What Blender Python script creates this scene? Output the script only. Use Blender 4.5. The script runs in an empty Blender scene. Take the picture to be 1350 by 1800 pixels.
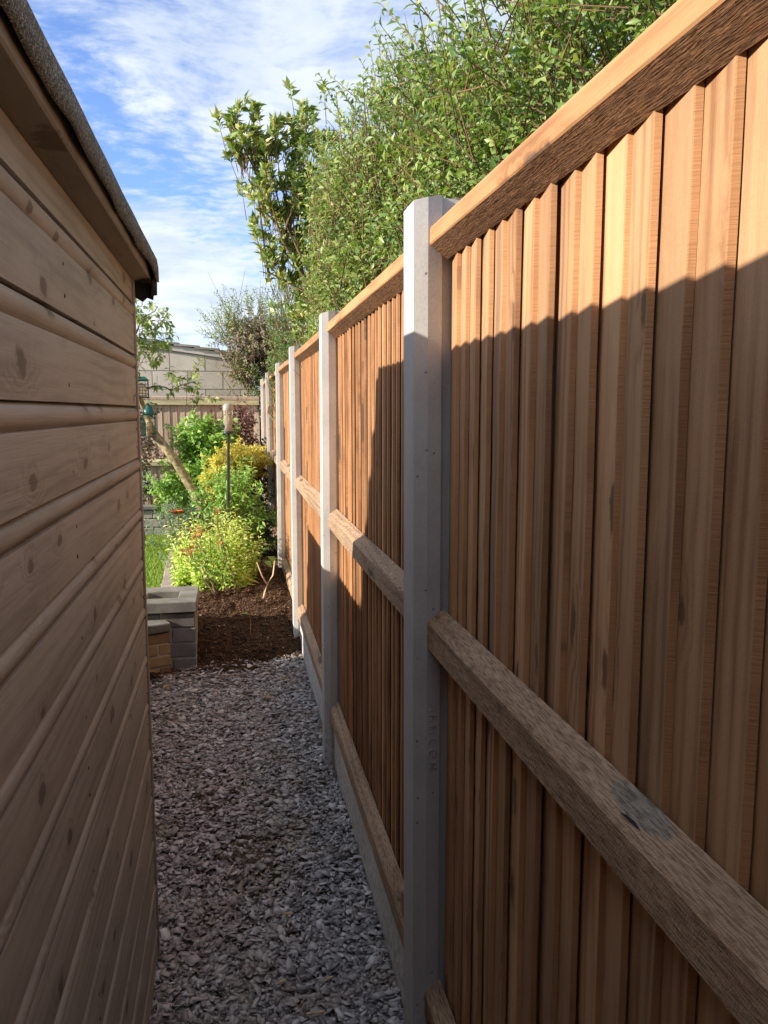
import bpy, bmesh, math, random
import numpy as np
from mathutils import Vector, Matrix

R = math.radians
scene = bpy.context.scene
col = scene.collection

# ------------------------------------------------------------------ camera, sky, sun, exposure
PITCH, YAW = 7.246, 10.729
cam = bpy.data.cameras.new('camera')
cam.sensor_fit = 'VERTICAL'
cam.sensor_height = 24.0
cam.lens = 24.0 * 1400 / 1800
cam.clip_start = 0.02
cam.clip_end = 600
cam_o = bpy.data.objects.new('camera', cam)
cam_o.location = (-0.385, 0, 1.56)
cam_o.rotation_euler = (R(90 - PITCH), 0, R(-YAW))
col.objects.link(cam_o)
scene.camera = cam_o

SUN_EL, SUN_AZ = 23.8, 11.0          # light travels towards +x, a little towards +y
sun = bpy.data.lights.new('sun', 'SUN')
sun.energy = 2.0
sun.angle = R(0.53)
sun.color = (1.0, 0.90, 0.76)
sun_o = bpy.data.objects.new('sun', sun)
ld = Vector((math.cos(R(SUN_EL)) * math.cos(R(SUN_AZ)), math.cos(R(SUN_EL)) * math.sin(R(SUN_AZ)), -math.sin(R(SUN_EL))))
sun_o.rotation_euler = ld.to_track_quat('-Z', 'Y').to_euler()
sun_o.location = (-6, -2, 6)
col.objects.link(sun_o)

scene.view_settings.view_transform = 'Standard'
scene.view_settings.look = 'None'
scene.view_settings.exposure = 2.1
scene.view_settings.gamma = 1
scene.view_settings.use_curve_mapping = False
scene.render.film_transparent = False
scene.cycles.diffuse_bounces = 7
scene.cycles.max_bounces = 14


class G:
    """small helper around a node tree"""
    def __init__(s, nt):
        s.nt = nt

    def n(s, t, **kw):
        nd = s.nt.nodes.new(t)
        for k, v in kw.items():
            setattr(nd, k, v)
        return nd

    def put(s, sock, v):
        if isinstance(v, bpy.types.NodeSocket):
            s.nt.links.new(v, sock)
        elif v is not None:
            if hasattr(sock.default_value, '__len__') and not isinstance(v, (int, float)):
                v = tuple(v)
                if len(sock.default_value) == 4 and len(v) == 3:
                    v = v + (1,)
            sock.default_value = v

    def m(s, op, a, b=None, c=None, clamp=False):
        nd = s.n('ShaderNodeMath', operation=op, use_clamp=clamp)
        for i, v in enumerate((a, b, c)):
            if v is not None:
                s.put(nd.inputs[i], v)
        return nd.outputs[0]

    def vm(s, op, a, b=None, scale=None):
        nd = s.n('ShaderNodeVectorMath', operation=op)
        s.put(nd.inputs[0], a)
        if b is not None:
            s.put(nd.inputs[1], b)
        if scale is not None:
            s.put(nd.inputs['Scale'], scale)
        return nd.outputs[0]

    def xyz(s, x=0, y=0, z=0):
        nd = s.n('ShaderNodeCombineXYZ')
        for i, v in enumerate((x, y, z)):
            s.put(nd.inputs[i], v)
        return nd.outputs[0]

    def sep(s, v):
        nd = s.n('ShaderNodeSeparateXYZ')
        s.put(nd.inputs[0], v)
        return nd.outputs

    def noise(s, vec, scale=5, detail=3, rough=0.55, dist=0.0, col=False):
        nd = s.n('ShaderNodeTexNoise')
        s.put(nd.inputs['Vector'], vec)
        s.put(nd.inputs['Scale'], scale)
        s.put(nd.inputs['Detail'], detail)
        s.put(nd.inputs['Roughness'], rough)
        s.put(nd.inputs['Distortion'], dist)
        return nd.outputs[1 if col else 0]

    def vor(s, vec, scale=5, feature='F1', dim='3D', rnd=1.0):
        nd = s.n('ShaderNodeTexVoronoi', feature=feature, voronoi_dimensions=dim)
        s.put(nd.inputs['Vector'], vec)
        s.put(nd.inputs['Scale'], scale)
        s.put(nd.inputs['Randomness'], rnd)
        return nd.outputs

    def ss(s, v, lo, hi, a=0.0, b=1.0):
        nd = s.n('ShaderNodeMapRange', interpolation_type='SMOOTHSTEP')
        s.put(nd.inputs[0], v)
        for i, q in enumerate((lo, hi, a, b)):
            s.put(nd.inputs[i + 1], q)
        return nd.outputs[0]

    def mix(s, f, a, b, blend='MIX'):
        nd = s.n('ShaderNodeMix', data_type='RGBA', blend_type=blend)
        s.put(nd.inputs[0], f)
        s.put(nd.inputs[6], a)
        s.put(nd.inputs[7], b)
        return nd.outputs[2]

    def ramp(s, f, stops):
        nd = s.n('ShaderNodeValToRGB')
        e = nd.color_ramp.elements
        while len(e) < len(stops):
            e.new(0.5)
        for i, (p, c) in enumerate(stops):
            e[i].position = p
            e[i].color = tuple(c) + (1,)
        s.put(nd.inputs[0], f)
        return nd.outputs[0]

    def bump(s, h, strength=0.5, dist=0.002, normal=None):
        nd = s.n('ShaderNodeBump')
        s.put(nd.inputs['Strength'], strength)
        s.put(nd.inputs['Distance'], dist)
        s.put(nd.inputs['Height'], h)
        if normal is not None:
            s.put(nd.inputs['Normal'], normal)
        return nd.outputs[0]


# ------------------------------------------------------------------ world: Nishita sky with broken cloud
CLOUD_OFF = (5.37, -8.26, 0.0)
world = bpy.data.worlds.new('World')
scene.world = world
world.use_nodes = True
wt = world.node_tree
wt.nodes.clear()
g = G(wt)
sky = g.n('ShaderNodeTexSky', sky_type='NISHITA', sun_disc=False)
sky.sun_elevation = R(SUN_EL)
sky.sun_rotation = R(270 - SUN_AZ)
sky.ozone_density = 2.5
sky.air_density = 0.85
sky.dust_density = 0.35
tc = g.n('ShaderNodeTexCoord')
d = g.sep(tc.outputs['Generated'])
den = g.m('ADD', g.m('MAXIMUM', d[2], 0.0), 0.16)
pl = g.xyz(g.m('DIVIDE', d[0], den), g.m('DIVIDE', d[1], den), 0.0)
pl = g.vm('ADD', pl, CLOUD_OFF)
warp = g.noise(pl, 1.7, 2, 0.5, col=True)
plw = g.vm('ADD', pl, g.vm('SCALE', g.vm('SUBTRACT', warp, (0.5, 0.5, 0.5)), scale=0.35))
big = g.noise(plw, 0.75, 2, 0.5)
puff = g.noise(plw, 5.2, 5, 0.58)
fine = g.noise(g.vm('MULTIPLY', plw, (1.0, 1.7, 1.0)), 13.0, 5, 0.62)
dens = g.m('ADD', g.m('ADD', g.m('MULTIPLY', big, 0.95), g.m('MULTIPLY', puff, 0.42)), g.m('MULTIPLY', fine, 0.42))
cov = g.ss(dens, 0.665, 0.95)
shade = g.noise(plw, 3.1, 4, 0.55)
ccol = g.mix(g.ss(shade, 0.33, 0.66), (1.13, 1.29, 1.56), (1.58, 1.68, 1.84))
blue = g.mix(1.0, sky.outputs[0], (0.35, 0.375, 0.46), 'MULTIPLY')
skyc = g.mix(g.m('MULTIPLY', cov, 0.93), blue, ccol)
bg = g.n('ShaderNodeBackground')
g.put(bg.inputs[0], skyc)
bg.inputs[1].default_value = 0.15
wo = g.n('ShaderNodeOutputWorld')
wt.links.new(bg.outputs[0], wo.inputs[0])

# ------------------------------------------------------------------ materials
MATS = {}


def new_mat(name):
    m = bpy.data.materials.new(name)
    m.use_nodes = True
    nt = m.node_tree
    nt.nodes.clear()
    MATS[name] = m
    g = G(nt)
    out = g.n('ShaderNodeOutputMaterial')
    b = g.n('ShaderNodeBsdfPrincipled')
    nt.links.new(b.outputs[0], out.inputs[0])
    b.inputs['Specular IOR Level'].default_value = 0.3
    return m, g, b, out


def wood(name, axis, c_lo, c_hi, knot_col, freq=130.0, rnd=0.25, knot=(6.0, 2.4, 0.16, 0.55), bump=0.35, rough=0.75,
         saw=0.0, saw_axis=None, ring=5.0, stain=None, stain_amt=0.0, spec=0.25, fine_amt=0.6, grey=0.0, hue=0.0, band_amt=1.0, spot=None, groove=0.0, tsign=1.0):
    """sawn timber; axis = grain direction in object space"""
    m, g, b, out = new_mat(name)
    tc = g.n('ShaderNodeTexCoord')
    oi = g.n('ShaderNodeObjectInfo')
    rv = oi.outputs['Random']
    o = g.sep(tc.outputs['Object'])
    idx = 'XYZ'.index(axis)
    L = o[idx]
    others = [i for i in range(3) if i != idx]
    w = others[1] if axis != 'Z' else (1 if axis == 'Z' and saw_axis != 'X' else 0)
    t = [i for i in others if i != w][0]
    A = g.m('ADD', o[w], g.m('MULTIPLY', o[t], 0.62 * tsign))
    L = g.m('ADD', L, g.m('MULTIPLY', rv, 91.7))
    A = g.m('ADD', A, g.m('MULTIPLY', rv, 37.3))
    warp = g.noise(g.xyz(g.m('MULTIPLY', A, 7.0), g.m('MULTIPLY', L, 1.3), rv), 1.0, 3, 0.5)
    kx, kl, kr, kt = knot
    kv = g.vor(g.xyz(g.m('MULTIPLY', A, kx), g.m('MULTIPLY', L, kl), 0.0), 1.0, dim='2D')
    ksel = g.m('GREATER_THAN', g.sep(kv[1])[0], kt)
    kd = g.m('ADD', g.m('DIVIDE', kv[0], g.m('MULTIPLY_ADD', g.sep(kv[1])[1], 1.0, 0.45)), g.m('MULTIPLY', g.m('SUBTRACT', g.noise(g.xyz(g.m('MULTIPLY', A, 45.0), g.m('MULTIPLY', L, 30.0), 1.0), 1.0, 3, 0.6), 0.5), kr * 1.9))
    kring = g.m('MULTIPLY', g.ss(kd, 0.0, kr * 3.2, 1.0, 0.0), ksel)
    kmask = g.m('MULTIPLY', g.ss(kd, kr * 0.55, kr, 1.0, 0.0), ksel)
    ph = g.m('ADD', g.m('MULTIPLY', A, freq), g.m('ADD', g.m('MULTIPLY', warp, 16.0), g.m('MULTIPLY', kring, ring * 2)))
    band = g.m('MULTIPLY_ADD', g.m('SINE', ph), 0.5, 0.5)
    band = g.m('POWER', band, 1.7)
    band = g.m('MULTIPLY', band, g.ss(g.noise(g.xyz(g.m('MULTIPLY', A, 11.0), g.m('MULTIPLY', L, 1.1), 11.0), 1.0, 2), 0.35, 0.65))
    strk = g.noise(g.xyz(g.m('MULTIPLY', A, 48.0), g.m('MULTIPLY', L, 2.2), 4.0), 1.0, 5, 0.6)
    fine = g.noise(g.xyz(g.m('MULTIPLY', A, 330.0), g.m('MULTIPLY', L, 7.0), 0.0), 1.0, 3, 0.6)
    blot = g.noise(g.xyz(g.m('MULTIPLY', A, 9.0), g.m('MULTIPLY', L, 2.6), 3.0), 1.0, 4, 0.6)
    f = g.m('ADD', g.m('ADD', g.m('MULTIPLY', band, 0.2 * band_amt), g.m('MULTIPLY', strk, 0.34)), g.m('ADD', g.m('MULTIPLY', fine, fine_amt * 0.4), g.m('MULTIPLY', blot, 0.60)))
    c = g.mix(g.ss(f, 0.48, 0.90), c_hi, c_lo)
    chk = g.noise(g.xyz(g.m('MULTIPLY', A, 120.0), g.m('MULTIPLY', L, 1.1), 14.0), 1.0, 3, 0.6)
    chm = g.m('MULTIPLY', g.ss(g.m('ABSOLUTE', g.m('SUBTRACT', chk, 0.5)), 0.0, 0.016, 1.0, 0.0), g.ss(blot, 0.48, 0.66))
    c = g.mix(g.m('MULTIPLY', chm, 0.34), c, g.mix(1.0, c, (0.42, 0.36, 0.32), 'MULTIPLY'))
    scr = g.noise(g.xyz(g.m('MULTIPLY', A, 9.0), g.m('ADD', g.m('MULTIPLY', L, 230.0), g.m('MULTIPLY', A, 40.0)), 5.0), 1.0, 3, 0.6)
    c = g.mix(g.m('MULTIPLY', g.ss(scr, 0.60, 0.72), g.m('MULTIPLY', g.ss(blot, 0.40, 0.65), 0.30)), c, g.mix(1.0, c, (0.55, 0.48, 0.42), 'MULTIPLY'))
    # per-piece tone and hue
    val = g.m('MULTIPLY_ADD', g.m('SUBTRACT', rv, 0.5), rnd * 2, 1.0)
    c = g.mix(1.0, c, g.xyz(val, val, val), 'MULTIPLY')
    if hue:
        r2 = g.m('FRACT', g.m('MULTIPLY', rv, 7.77))
        c = g.mix(g.m('MULTIPLY', r2, hue), c, g.mix(1.0, c, (0.86, 0.98, 1.12), 'MULTIPLY'))
    if grey:
        r3 = g.ss(g.m('FRACT', g.m('MULTIPLY', rv, 13.3)), 0.86, 0.92)
        st = g.ss(g.noise(g.xyz(g.m('MULTIPLY', A, 30.0), g.m('MULTIPLY', L, 0.7), 8.0), 1.0, 2), 0.40, 0.62)
        c = g.mix(g.m('MULTIPLY', g.m('MULTIPLY', r3, st), grey), c, (0.13, 0.095, 0.08))
    if stain is not None:
        sm = g.ss(g.noise(g.xyz(g.m('MULTIPLY', A, 26.0), g.m('MULTIPLY', L, 6.0), 21.0), 1.0, 7, 0.72), 0.54, 0.78)
        c = g.mix(g.m('MULTIPLY', sm, stain_amt), c, stain)
    c = g.mix(g.m('MULTIPLY', kring, 0.22), c, g.mix(1.0, c, (0.6, 0.52, 0.45), 'MULTIPLY'))
    c = g.mix(g.m('MULTIPLY', kmask, 0.85), c, knot_col)
    if spot is not None:
        sn = g.noise(tc.outputs['Object'], 60.0, 4, 0.65)
        dd = g.m('ADD', g.m('POWER', g.m('DIVIDE', g.m('SUBTRACT', o[1], spot[0]), spot[1]), 2.0), g.m('POWER', g.m('DIVIDE', g.m('SUBTRACT', o[0], spot[2]), spot[3]), 2.0))
        sm_ = g.ss(g.m('ADD', dd, g.m('MULTIPLY', g.m('SUBTRACT', sn, 0.5), 1.1)), 0.75, 1.1, 1.0, 0.0)
        c = g.mix(g.m('MULTIPLY', sm_, g.ss(g.noise(tc.outputs['Object'], 240.0, 4, 0.7), 0.3, 0.6, 0.25, 0.9)), c, g.mix(sn, (0.15, 0.155, 0.135), (0.36, 0.365, 0.325)))
    h = g.m('ADD', g.m('MULTIPLY', band, 0.25), g.m('MULTIPLY', fine, 0.8))
    if groove:
        gw = g.m('ADD', A, g.m('MULTIPLY', g.noise(g.xyz(g.m('MULTIPLY', A, 20.0), g.m('MULTIPLY', L, 30.0), 9.0), 1.0, 2), 0.004))
        gn = g.ss(g.noise(g.xyz(g.m('MULTIPLY', gw, 480.0), g.m('MULTIPLY', L, 32.0), 7.0), 1.0, 2, 0.5), 0.36, 0.60)
        h = g.m('ADD', h, g.m('MULTIPLY', gn, groove))
        c = g.mix(g.m('MULTIPLY', g.m('SUBTRACT', 1.0, gn), 0.75), c, g.mix(1.0, c, (0.32, 0.27, 0.24), 'MULTIPLY'))
    if saw:
        jit = g.m('MULTIPLY', g.noise(g.xyz(g.m('MULTIPLY', A, 60.0), g.m('MULTIPLY', L, 22.0), 2.0), 1.0, 3, 0.6), 0.006)
        sc_ = g.m('ADD', g.m('ADD', L, jit), g.m('MULTIPLY', A, 0.25))
        swn = g.noise(g.xyz(g.m('MULTIPLY', sc_, 300.0), g.m('MULTIPLY', A, 120.0), 6.0), 1.0, 3, 0.65)
        sw = g.ss(swn, 0.32, 0.62)
        h = g.m('ADD', h, g.m('MULTIPLY', sw, saw))
        c = g.mix(g.m('MULTIPLY', g.m('SUBTRACT', 1.0, sw), min(0.6, saw * 0.3)), c, g.mix(1.0, c, (0.45, 0.4, 0.36), 'MULTIPLY'))
    g.put(b.inputs['Base Color'], c)
    b.inputs['Roughness'].default_value = rough
    b.inputs['Specular IOR Level'].default_value = spec
    g.put(b.inputs['Normal'], g.bump(h, bump, 0.0015))
    return m


def concrete(name, c_lo, c_hi, moss=None, moss_amt=0.0, pit=1.0, scale=1.0, rnd=0.1, splash=False):
    m, g, b, out = new_mat(name)
    tc = g.n('ShaderNodeTexCoord')
    oi = g.n('ShaderNodeObjectInfo')
    v = g.vm('ADD', tc.outputs['Object'], g.vm('SCALE', (3.1, 7.7, 5.3), scale=oi.outputs['Random']))
    a = g.noise(v, 6 * scale, 5, 0.6)
    f = g.noise(v, 160 * scale, 3, 0.6)
    c = g.mix(g.ss(g.m('ADD', g.m('MULTIPLY', a, 0.65), g.m('MULTIPLY', f, 0.35)), 0.32, 0.68), c_lo, c_hi)
    vv = g.vor(v, 55 * scale)
    pm = g.m('MULTIPLY', g.ss(vv[0], 0.10, 0.20, 1.0, 0.0), g.m('GREATER_THAN', g.sep(vv[1])[0], 0.86))
    c = g.mix(g.m('MULTIPLY', pm, 0.75 * pit), c, (0.10, 0.09, 0.075))
    if moss is not None:
        mm = g.ss(g.noise(v, 9 * scale, 5, 0.65), 0.50, 0.66)
        c = g.mix(g.m('MULTIPLY', mm, moss_amt), c, moss)
    if splash:
        oz = g.sep(tc.outputs['Object'])[2]
        sp_ = g.m('MULTIPLY', g.ss(oz, -0.06, 0.22, 1.0, 0.0), g.ss(g.noise(v, 45, 4, 0.7), 0.42, 0.66))
        c = g.mix(g.m('MULTIPLY', sp_, 0.75), c, (0.20, 0.155, 0.11))
        run_ = g.ss(g.noise(g.vm('MULTIPLY', v, (60.0, 60.0, 1.2)), 1.0, 3), 0.58, 0.74)
        c = g.mix(g.m('MULTIPLY', run_, 0.22), c, (0.30, 0.285, 0.24))
    val = g.m('MULTIPLY_ADD', g.m('SUBTRACT', oi.outputs['Random'], 0.5), rnd * 2, 1.0)
    c = g.mix(1.0, c, g.xyz(val, val, val), 'MULTIPLY')
    g.put(b.inputs['Base Color'], c)
    b.inputs['Roughness'].default_value = 0.85
    h = g.m('SUBTRACT', g.m('ADD', g.m('MULTIPLY', f, 0.6), g.m('MULTIPLY', a, 0.4)), g.m('MULTIPLY', pm, 1.2))
    g.put(b.inputs['Normal'], g.bump(h, 0.4, 0.0015))
    return m


def leaf(name, cols, trans=0.35, rough=0.45, spec=0.35):
    m, g, b, out = new_mat(name)
    ge = g.n('ShaderNodeNewGeometry')
    n = len(cols)
    c = g.ramp(ge.outputs['Random Per Island'], [(i / max(1, n - 1), q) for i, q in enumerate(cols)])
    # pale underside
    c = g.mix(g.m('MULTIPLY', ge.outputs['Backfacing'], 0.30), c, g.mix(1.0, c, (1.25, 1.22, 1.3), 'MULTIPLY'))
    g.put(b.inputs['Base Color'], c)
    b.inputs['Roughness'].default_value = rough
    b.inputs['Specular IOR Level'].default_value = spec
    t = g.n('ShaderNodeBsdfTranslucent')
    g.put(t.inputs[0], g.mix(1.0, c, (1.25, 1.3, 0.55), 'MULTIPLY'))
    mx = g.n('ShaderNodeMixShader')
    mx.inputs[0].default_value = trans
    g.nt.links.new(b.outputs[0], mx.inputs[1])
    g.nt.links.new(t.outputs[0], mx.inputs[2])
    g.nt.links.new(mx.outputs[0], out.inputs[0])
    return m


def plain(name, c, rough=0.6, metal=0.0, var=0.15, scale=40, bump=0.15, spec=0.3, trans=0.0):
    m, g, b, out = new_mat(name)
    tc = g.n('ShaderNodeTexCoord')
    f = g.noise(tc.outputs['Object'], scale, 4, 0.6)
    lo = tuple(x * (1 - var) for x in c)
    hi = tuple(min(1, x * (1 + var)) for x in c)
    g.put(b.inputs['Base Color'], g.mix(g.ss(f, 0.3, 0.7), lo, hi))
    b.inputs['Roughness'].default_value = rough
    b.inputs['Metallic'].default_value = metal
    b.inputs['Specular IOR Level'].default_value = spec
    b.inputs['Transmission Weight'].default_value = trans
    if bump:
        g.put(b.inputs['Normal'], g.bump(f, bump, 0.002))
    return m


wood('fence_board_wood', 'Z', (0.29, 0.142, 0.066), (0.54, 0.305, 0.155), (0.13, 0.075, 0.045), freq=210, rnd=0.27,
     knot=(13.0, 6.0, 0.18, 0.80), bump=0.30, saw=0.25, grey=0.75, hue=0.5, stain=(0.62, 0.42, 0.24), stain_amt=0.35, ring=4)
wood('fence_edge_wood', 'Z', (0.24, 0.112, 0.052), (0.47, 0.245, 0.115), (0.1, 0.06, 0.04), freq=260, rnd=0.2, knot=(8.0, 2.2, 0.16, 0.8), bump=0.5, saw=0.5)
wood('rail_wood', 'Y', (0.3, 0.195, 0.12), (0.54, 0.38, 0.25), (0.12, 0.075, 0.05), freq=230, rnd=0.10,
     knot=(9.0, 1.6, 0.13, 0.62), bump=0.65, saw=0.5, groove=0.10, stain=(0.17, 0.19, 0.13), stain_amt=0.45, ring=6)
wood('near_rail_wood', 'Y', (0.30, 0.195, 0.12), (0.54, 0.38, 0.25), (0.12, 0.075, 0.05), freq=230, rnd=0.0,
     knot=(9.0, 1.6, 0.13, 0.85), bump=0.7, saw=0.55, groove=0.10, stain=(0.17, 0.19, 0.13), stain_amt=0.35, ring=6, spot=(-0.02, 0.068, 0.026, 0.014))
wood('top_rail_wood', 'Y', (0.27, 0.125, 0.055), (0.52, 0.275, 0.125), (0.12, 0.075, 0.05), freq=150, rnd=0.10,
     knot=(9.0, 1.3, 0.13, 0.7), bump=0.28, saw=0.16, stain=(0.22, 0.20, 0.115), stain_amt=0.5, ring=6)
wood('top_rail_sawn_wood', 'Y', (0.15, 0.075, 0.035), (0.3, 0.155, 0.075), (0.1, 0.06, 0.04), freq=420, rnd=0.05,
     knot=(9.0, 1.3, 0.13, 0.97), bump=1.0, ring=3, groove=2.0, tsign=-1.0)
wood('shed_wood', 'Y', (0.275, 0.236, 0.188), (0.415, 0.357, 0.289), (0.115, 0.085, 0.065), freq=230, rnd=0.05,
     knot=(9.0, 5.5, 0.13, 0.60), bump=0.6, ring=9, rough=0.6, fine_amt=0.7, spec=0.35, stain=(0.17, 0.14, 0.115), stain_amt=0.35)
wood('shed_trim_wood', 'Z', (0.29, 0.235, 0.18), (0.38, 0.31, 0.245), (0.11, 0.08, 0.06), freq=150, rnd=0.05, knot=(9, 2, 0.14, 0.7), bump=0.35, rough=0.6)
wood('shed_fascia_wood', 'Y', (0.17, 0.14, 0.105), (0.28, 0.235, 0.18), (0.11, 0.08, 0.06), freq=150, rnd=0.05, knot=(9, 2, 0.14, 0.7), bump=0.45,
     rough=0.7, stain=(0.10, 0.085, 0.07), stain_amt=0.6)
wood('old_board_wood', 'Z', (0.36, 0.255, 0.175), (0.54, 0.405, 0.285), (0.14, 0.09, 0.07), freq=150, rnd=0.14, knot=(8, 1.8, 0.16, 0.5), bump=0.35,
     saw_axis='X', hue=0.4)
wood('old_rail_wood', 'X', (0.38, 0.33, 0.19), (0.56, 0.52, 0.31), (0.14, 0.1, 0.07), freq=120, rnd=0.08, knot=(8, 1.8, 0.14, 0.7), bump=0.4,
     stain=(0.36, 0.38, 0.16), stain_amt=0.7)
wood('shadow_store_wood', 'Y', (0.2, 0.13, 0.08), (0.32, 0.22, 0.14), (0.1, 0.07, 0.05), freq=120, rnd=0.12)
concrete('post_concrete', (0.43, 0.43, 0.42), (0.545, 0.54, 0.53), splash=True)
concrete('gravel_board_concrete', (0.5, 0.5, 0.475), (0.63, 0.62, 0.595), splash=True)
concrete('block_concrete', (0.5, 0.45, 0.37), (0.64, 0.585, 0.49), rnd=0.12, pit=0.5, scale=0.6)
concrete('mortar', (0.42, 0.38, 0.32), (0.52, 0.48, 0.42), pit=0.3)
concrete('slate_block', (0.128, 0.124, 0.124), (0.257, 0.246, 0.24), moss=(0.13, 0.12, 0.07), moss_amt=0.45, rnd=0.22)
concrete('coping_stone', (0.13, 0.124, 0.114), (0.26, 0.247, 0.227), moss=(0.16, 0.16, 0.09), moss_amt=0.5, rnd=0.15)
concrete('tan_brick', (0.27, 0.17, 0.085), (0.44, 0.30, 0.16), moss=(0.20, 0.15, 0.08), moss_amt=0.4, rnd=0.3)
concrete('walling_stone', (0.30, 0.28, 0.24), (0.46, 0.43, 0.37), moss=(0.24, 0.23, 0.15), moss_amt=0.4, rnd=0.2)
concrete('added_house_brick', (0.10, 0.05, 0.035), (0.20, 0.10, 0.07))
concrete('edging_paver', (0.30, 0.24, 0.21), (0.42, 0.35, 0.31), rnd=0.2)
concrete('roof_tile', (0.24, 0.22, 0.19), (0.38, 0.35, 0.29), moss=(0.27, 0.27, 0.13), moss_amt=0.6, rnd=0.2)
concrete('garage_fascia', (0.52, 0.49, 0.43), (0.64, 0.6, 0.54), pit=0.2)


def felt_mat():
    m, g, b, out = new_mat('roof_felt')
    tc = g.n('ShaderNodeTexCoord')
    v = tc.outputs['Object']
    gr = g.vor(v, 420)
    f = g.noise(v, 8, 4)
    cr = g.sep(gr[1])[0]
    c = g.ramp(cr, [(0.0, (0.05, 0.047, 0.04)), (0.5, (0.17, 0.16, 0.135)), (0.85, (0.30, 0.285, 0.24)), (1.0, (0.55, 0.52, 0.45))])
    c = g.mix(g.m('MULTIPLY', g.ss(f, 0.45, 0.7), 0.35), c, (0.13, 0.125, 0.085))
    streak = g.ss(g.noise(g.vm('MULTIPLY', v, (4.0, 34.0, 4.0)), 1.0, 2), 0.66, 0.72)
    c = g.mix(g.m('MULTIPLY', streak, 0.35), c, (0.36, 0.33, 0.27))
    g.put(b.inputs['Base Color'], c)
    b.inputs['Roughness'].default_value = 0.95
    g.put(b.inputs['Normal'], g.bump(g.m('ADD', gr[0], g.m('MULTIPLY', cr, 0.6)), 0.9, 0.003))


felt_mat()
plain('felt_underside', (0.02, 0.019, 0.018), 0.9, scale=60)


def slate_mat():
    m, g, b, out = new_mat('slate_chips')
    ge = g.n('ShaderNodeNewGeometry')
    tc = g.n('ShaderNodeTexCoord')
    rnd = ge.outputs['Random Per Island']
    pos = g.sep(ge.outputs['Position'])
    blue = g.ramp(rnd, [(0.0, (0.12, 0.115, 0.118)), (0.45, (0.29, 0.28, 0.285)), (0.85, (0.48, 0.465, 0.46)), (1.0, (0.66, 0.64, 0.62))])
    plum = g.ramp(rnd, [(0.0, (0.14, 0.115, 0.11)), (0.45, (0.33, 0.28, 0.275)), (0.85, (0.52, 0.455, 0.44)), (1.0, (0.66, 0.60, 0.56))])
    wv = g.noise(tc.outputs['Object'], 1.6, 3)
    f = g.ss(g.m('ADD', g.m('ADD', g.m('MULTIPLY', pos[0], -1.25), g.m('MULTIPLY', pos[1], 0.13)), g.m('MULTIPLY', wv, 0.8)), 0.75, 1.65)
    pick = g.ss(g.m('ADD', f, g.m('MULTIPLY', g.m('FRACT', g.m('MULTIPLY', rnd, 17.0)), 0.6)), 0.45, 0.95)
    c = g.mix(pick, blue, plum)
    dn = g.noise(tc.outputs['Object'], 70, 4, 0.65)
    c = g.mix(g.ss(dn, 0.5, 0.75, 0.0, 0.35), c, (0.25, 0.18, 0.12))
    dust = g.ss(g.noise(tc.outputs['Object'], 4.5, 5, 0.65), 0.46, 0.66)
    c = g.mix(g.m('MULTIPLY', dust, 0.55), c, (0.24, 0.17, 0.115))
    g.put(b.inputs['Base Color'], c)
    b.inputs['Roughness'].default_value = 0.42
    b.inputs['Specular IOR Level'].default_value = 0.65
    g.put(b.inputs['Normal'], g.bump(g.noise(tc.outputs['Object'], 220, 3), 0.35, 0.001))


slate_mat()


def soil_mat(name, lo, hi, sc=1.0):
    m, g, b, out = new_mat(name)
    tc = g.n('ShaderNodeTexCoord')
    v = tc.outputs['Object']
    a = g.noise(v, 9 * sc, 6, 0.7)
    f = g.noise(v, 90 * sc, 4, 0.7)
    c = g.mix(g.ss(g.m('ADD', g.m('MULTIPLY', a, 0.5), g.m('MULTIPLY', f, 0.5)), 0.35, 0.68), lo, hi)
    g.put(b.inputs['Base Color'], c)
    b.inputs['Roughness'].default_value = 1.0
    b.inputs['Specular IOR Level'].default_value = 0.1
    g.put(b.inputs['Normal'], g.bump(g.m('ADD', a, f), 0.9, 0.012))


soil_mat('soil', (0.035, 0.020, 0.013), (0.115, 0.066, 0.040))
soil_mat('path_bed', (0.11, 0.078, 0.055), (0.26, 0.19, 0.135))
soil_mat('ground_earth', (0.05, 0.055, 0.025), (0.11, 0.11, 0.05), 0.4)
soil_mat('turf', (0.045, 0.075, 0.014), (0.11, 0.16, 0.03))


def crumb_mat():
    m, g, b, out = new_mat('soil_crumbs')
    ge = g.n('ShaderNodeNewGeometry')
    c = g.ramp(ge.outputs['Random Per Island'], [(0.0, (0.035, 0.02, 0.013)), (0.6, (0.085, 0.05, 0.03)), (0.93, (0.14, 0.085, 0.05)), (0.985, (0.26, 0.17, 0.10)), (1.0, (0.45, 0.36, 0.25))])
    g.put(b.inputs['Base Color'], c)
    b.inputs['Roughness'].default_value = 0.95
    b.inputs['Specular IOR Level'].default_value = 0.1


crumb_mat()

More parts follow.
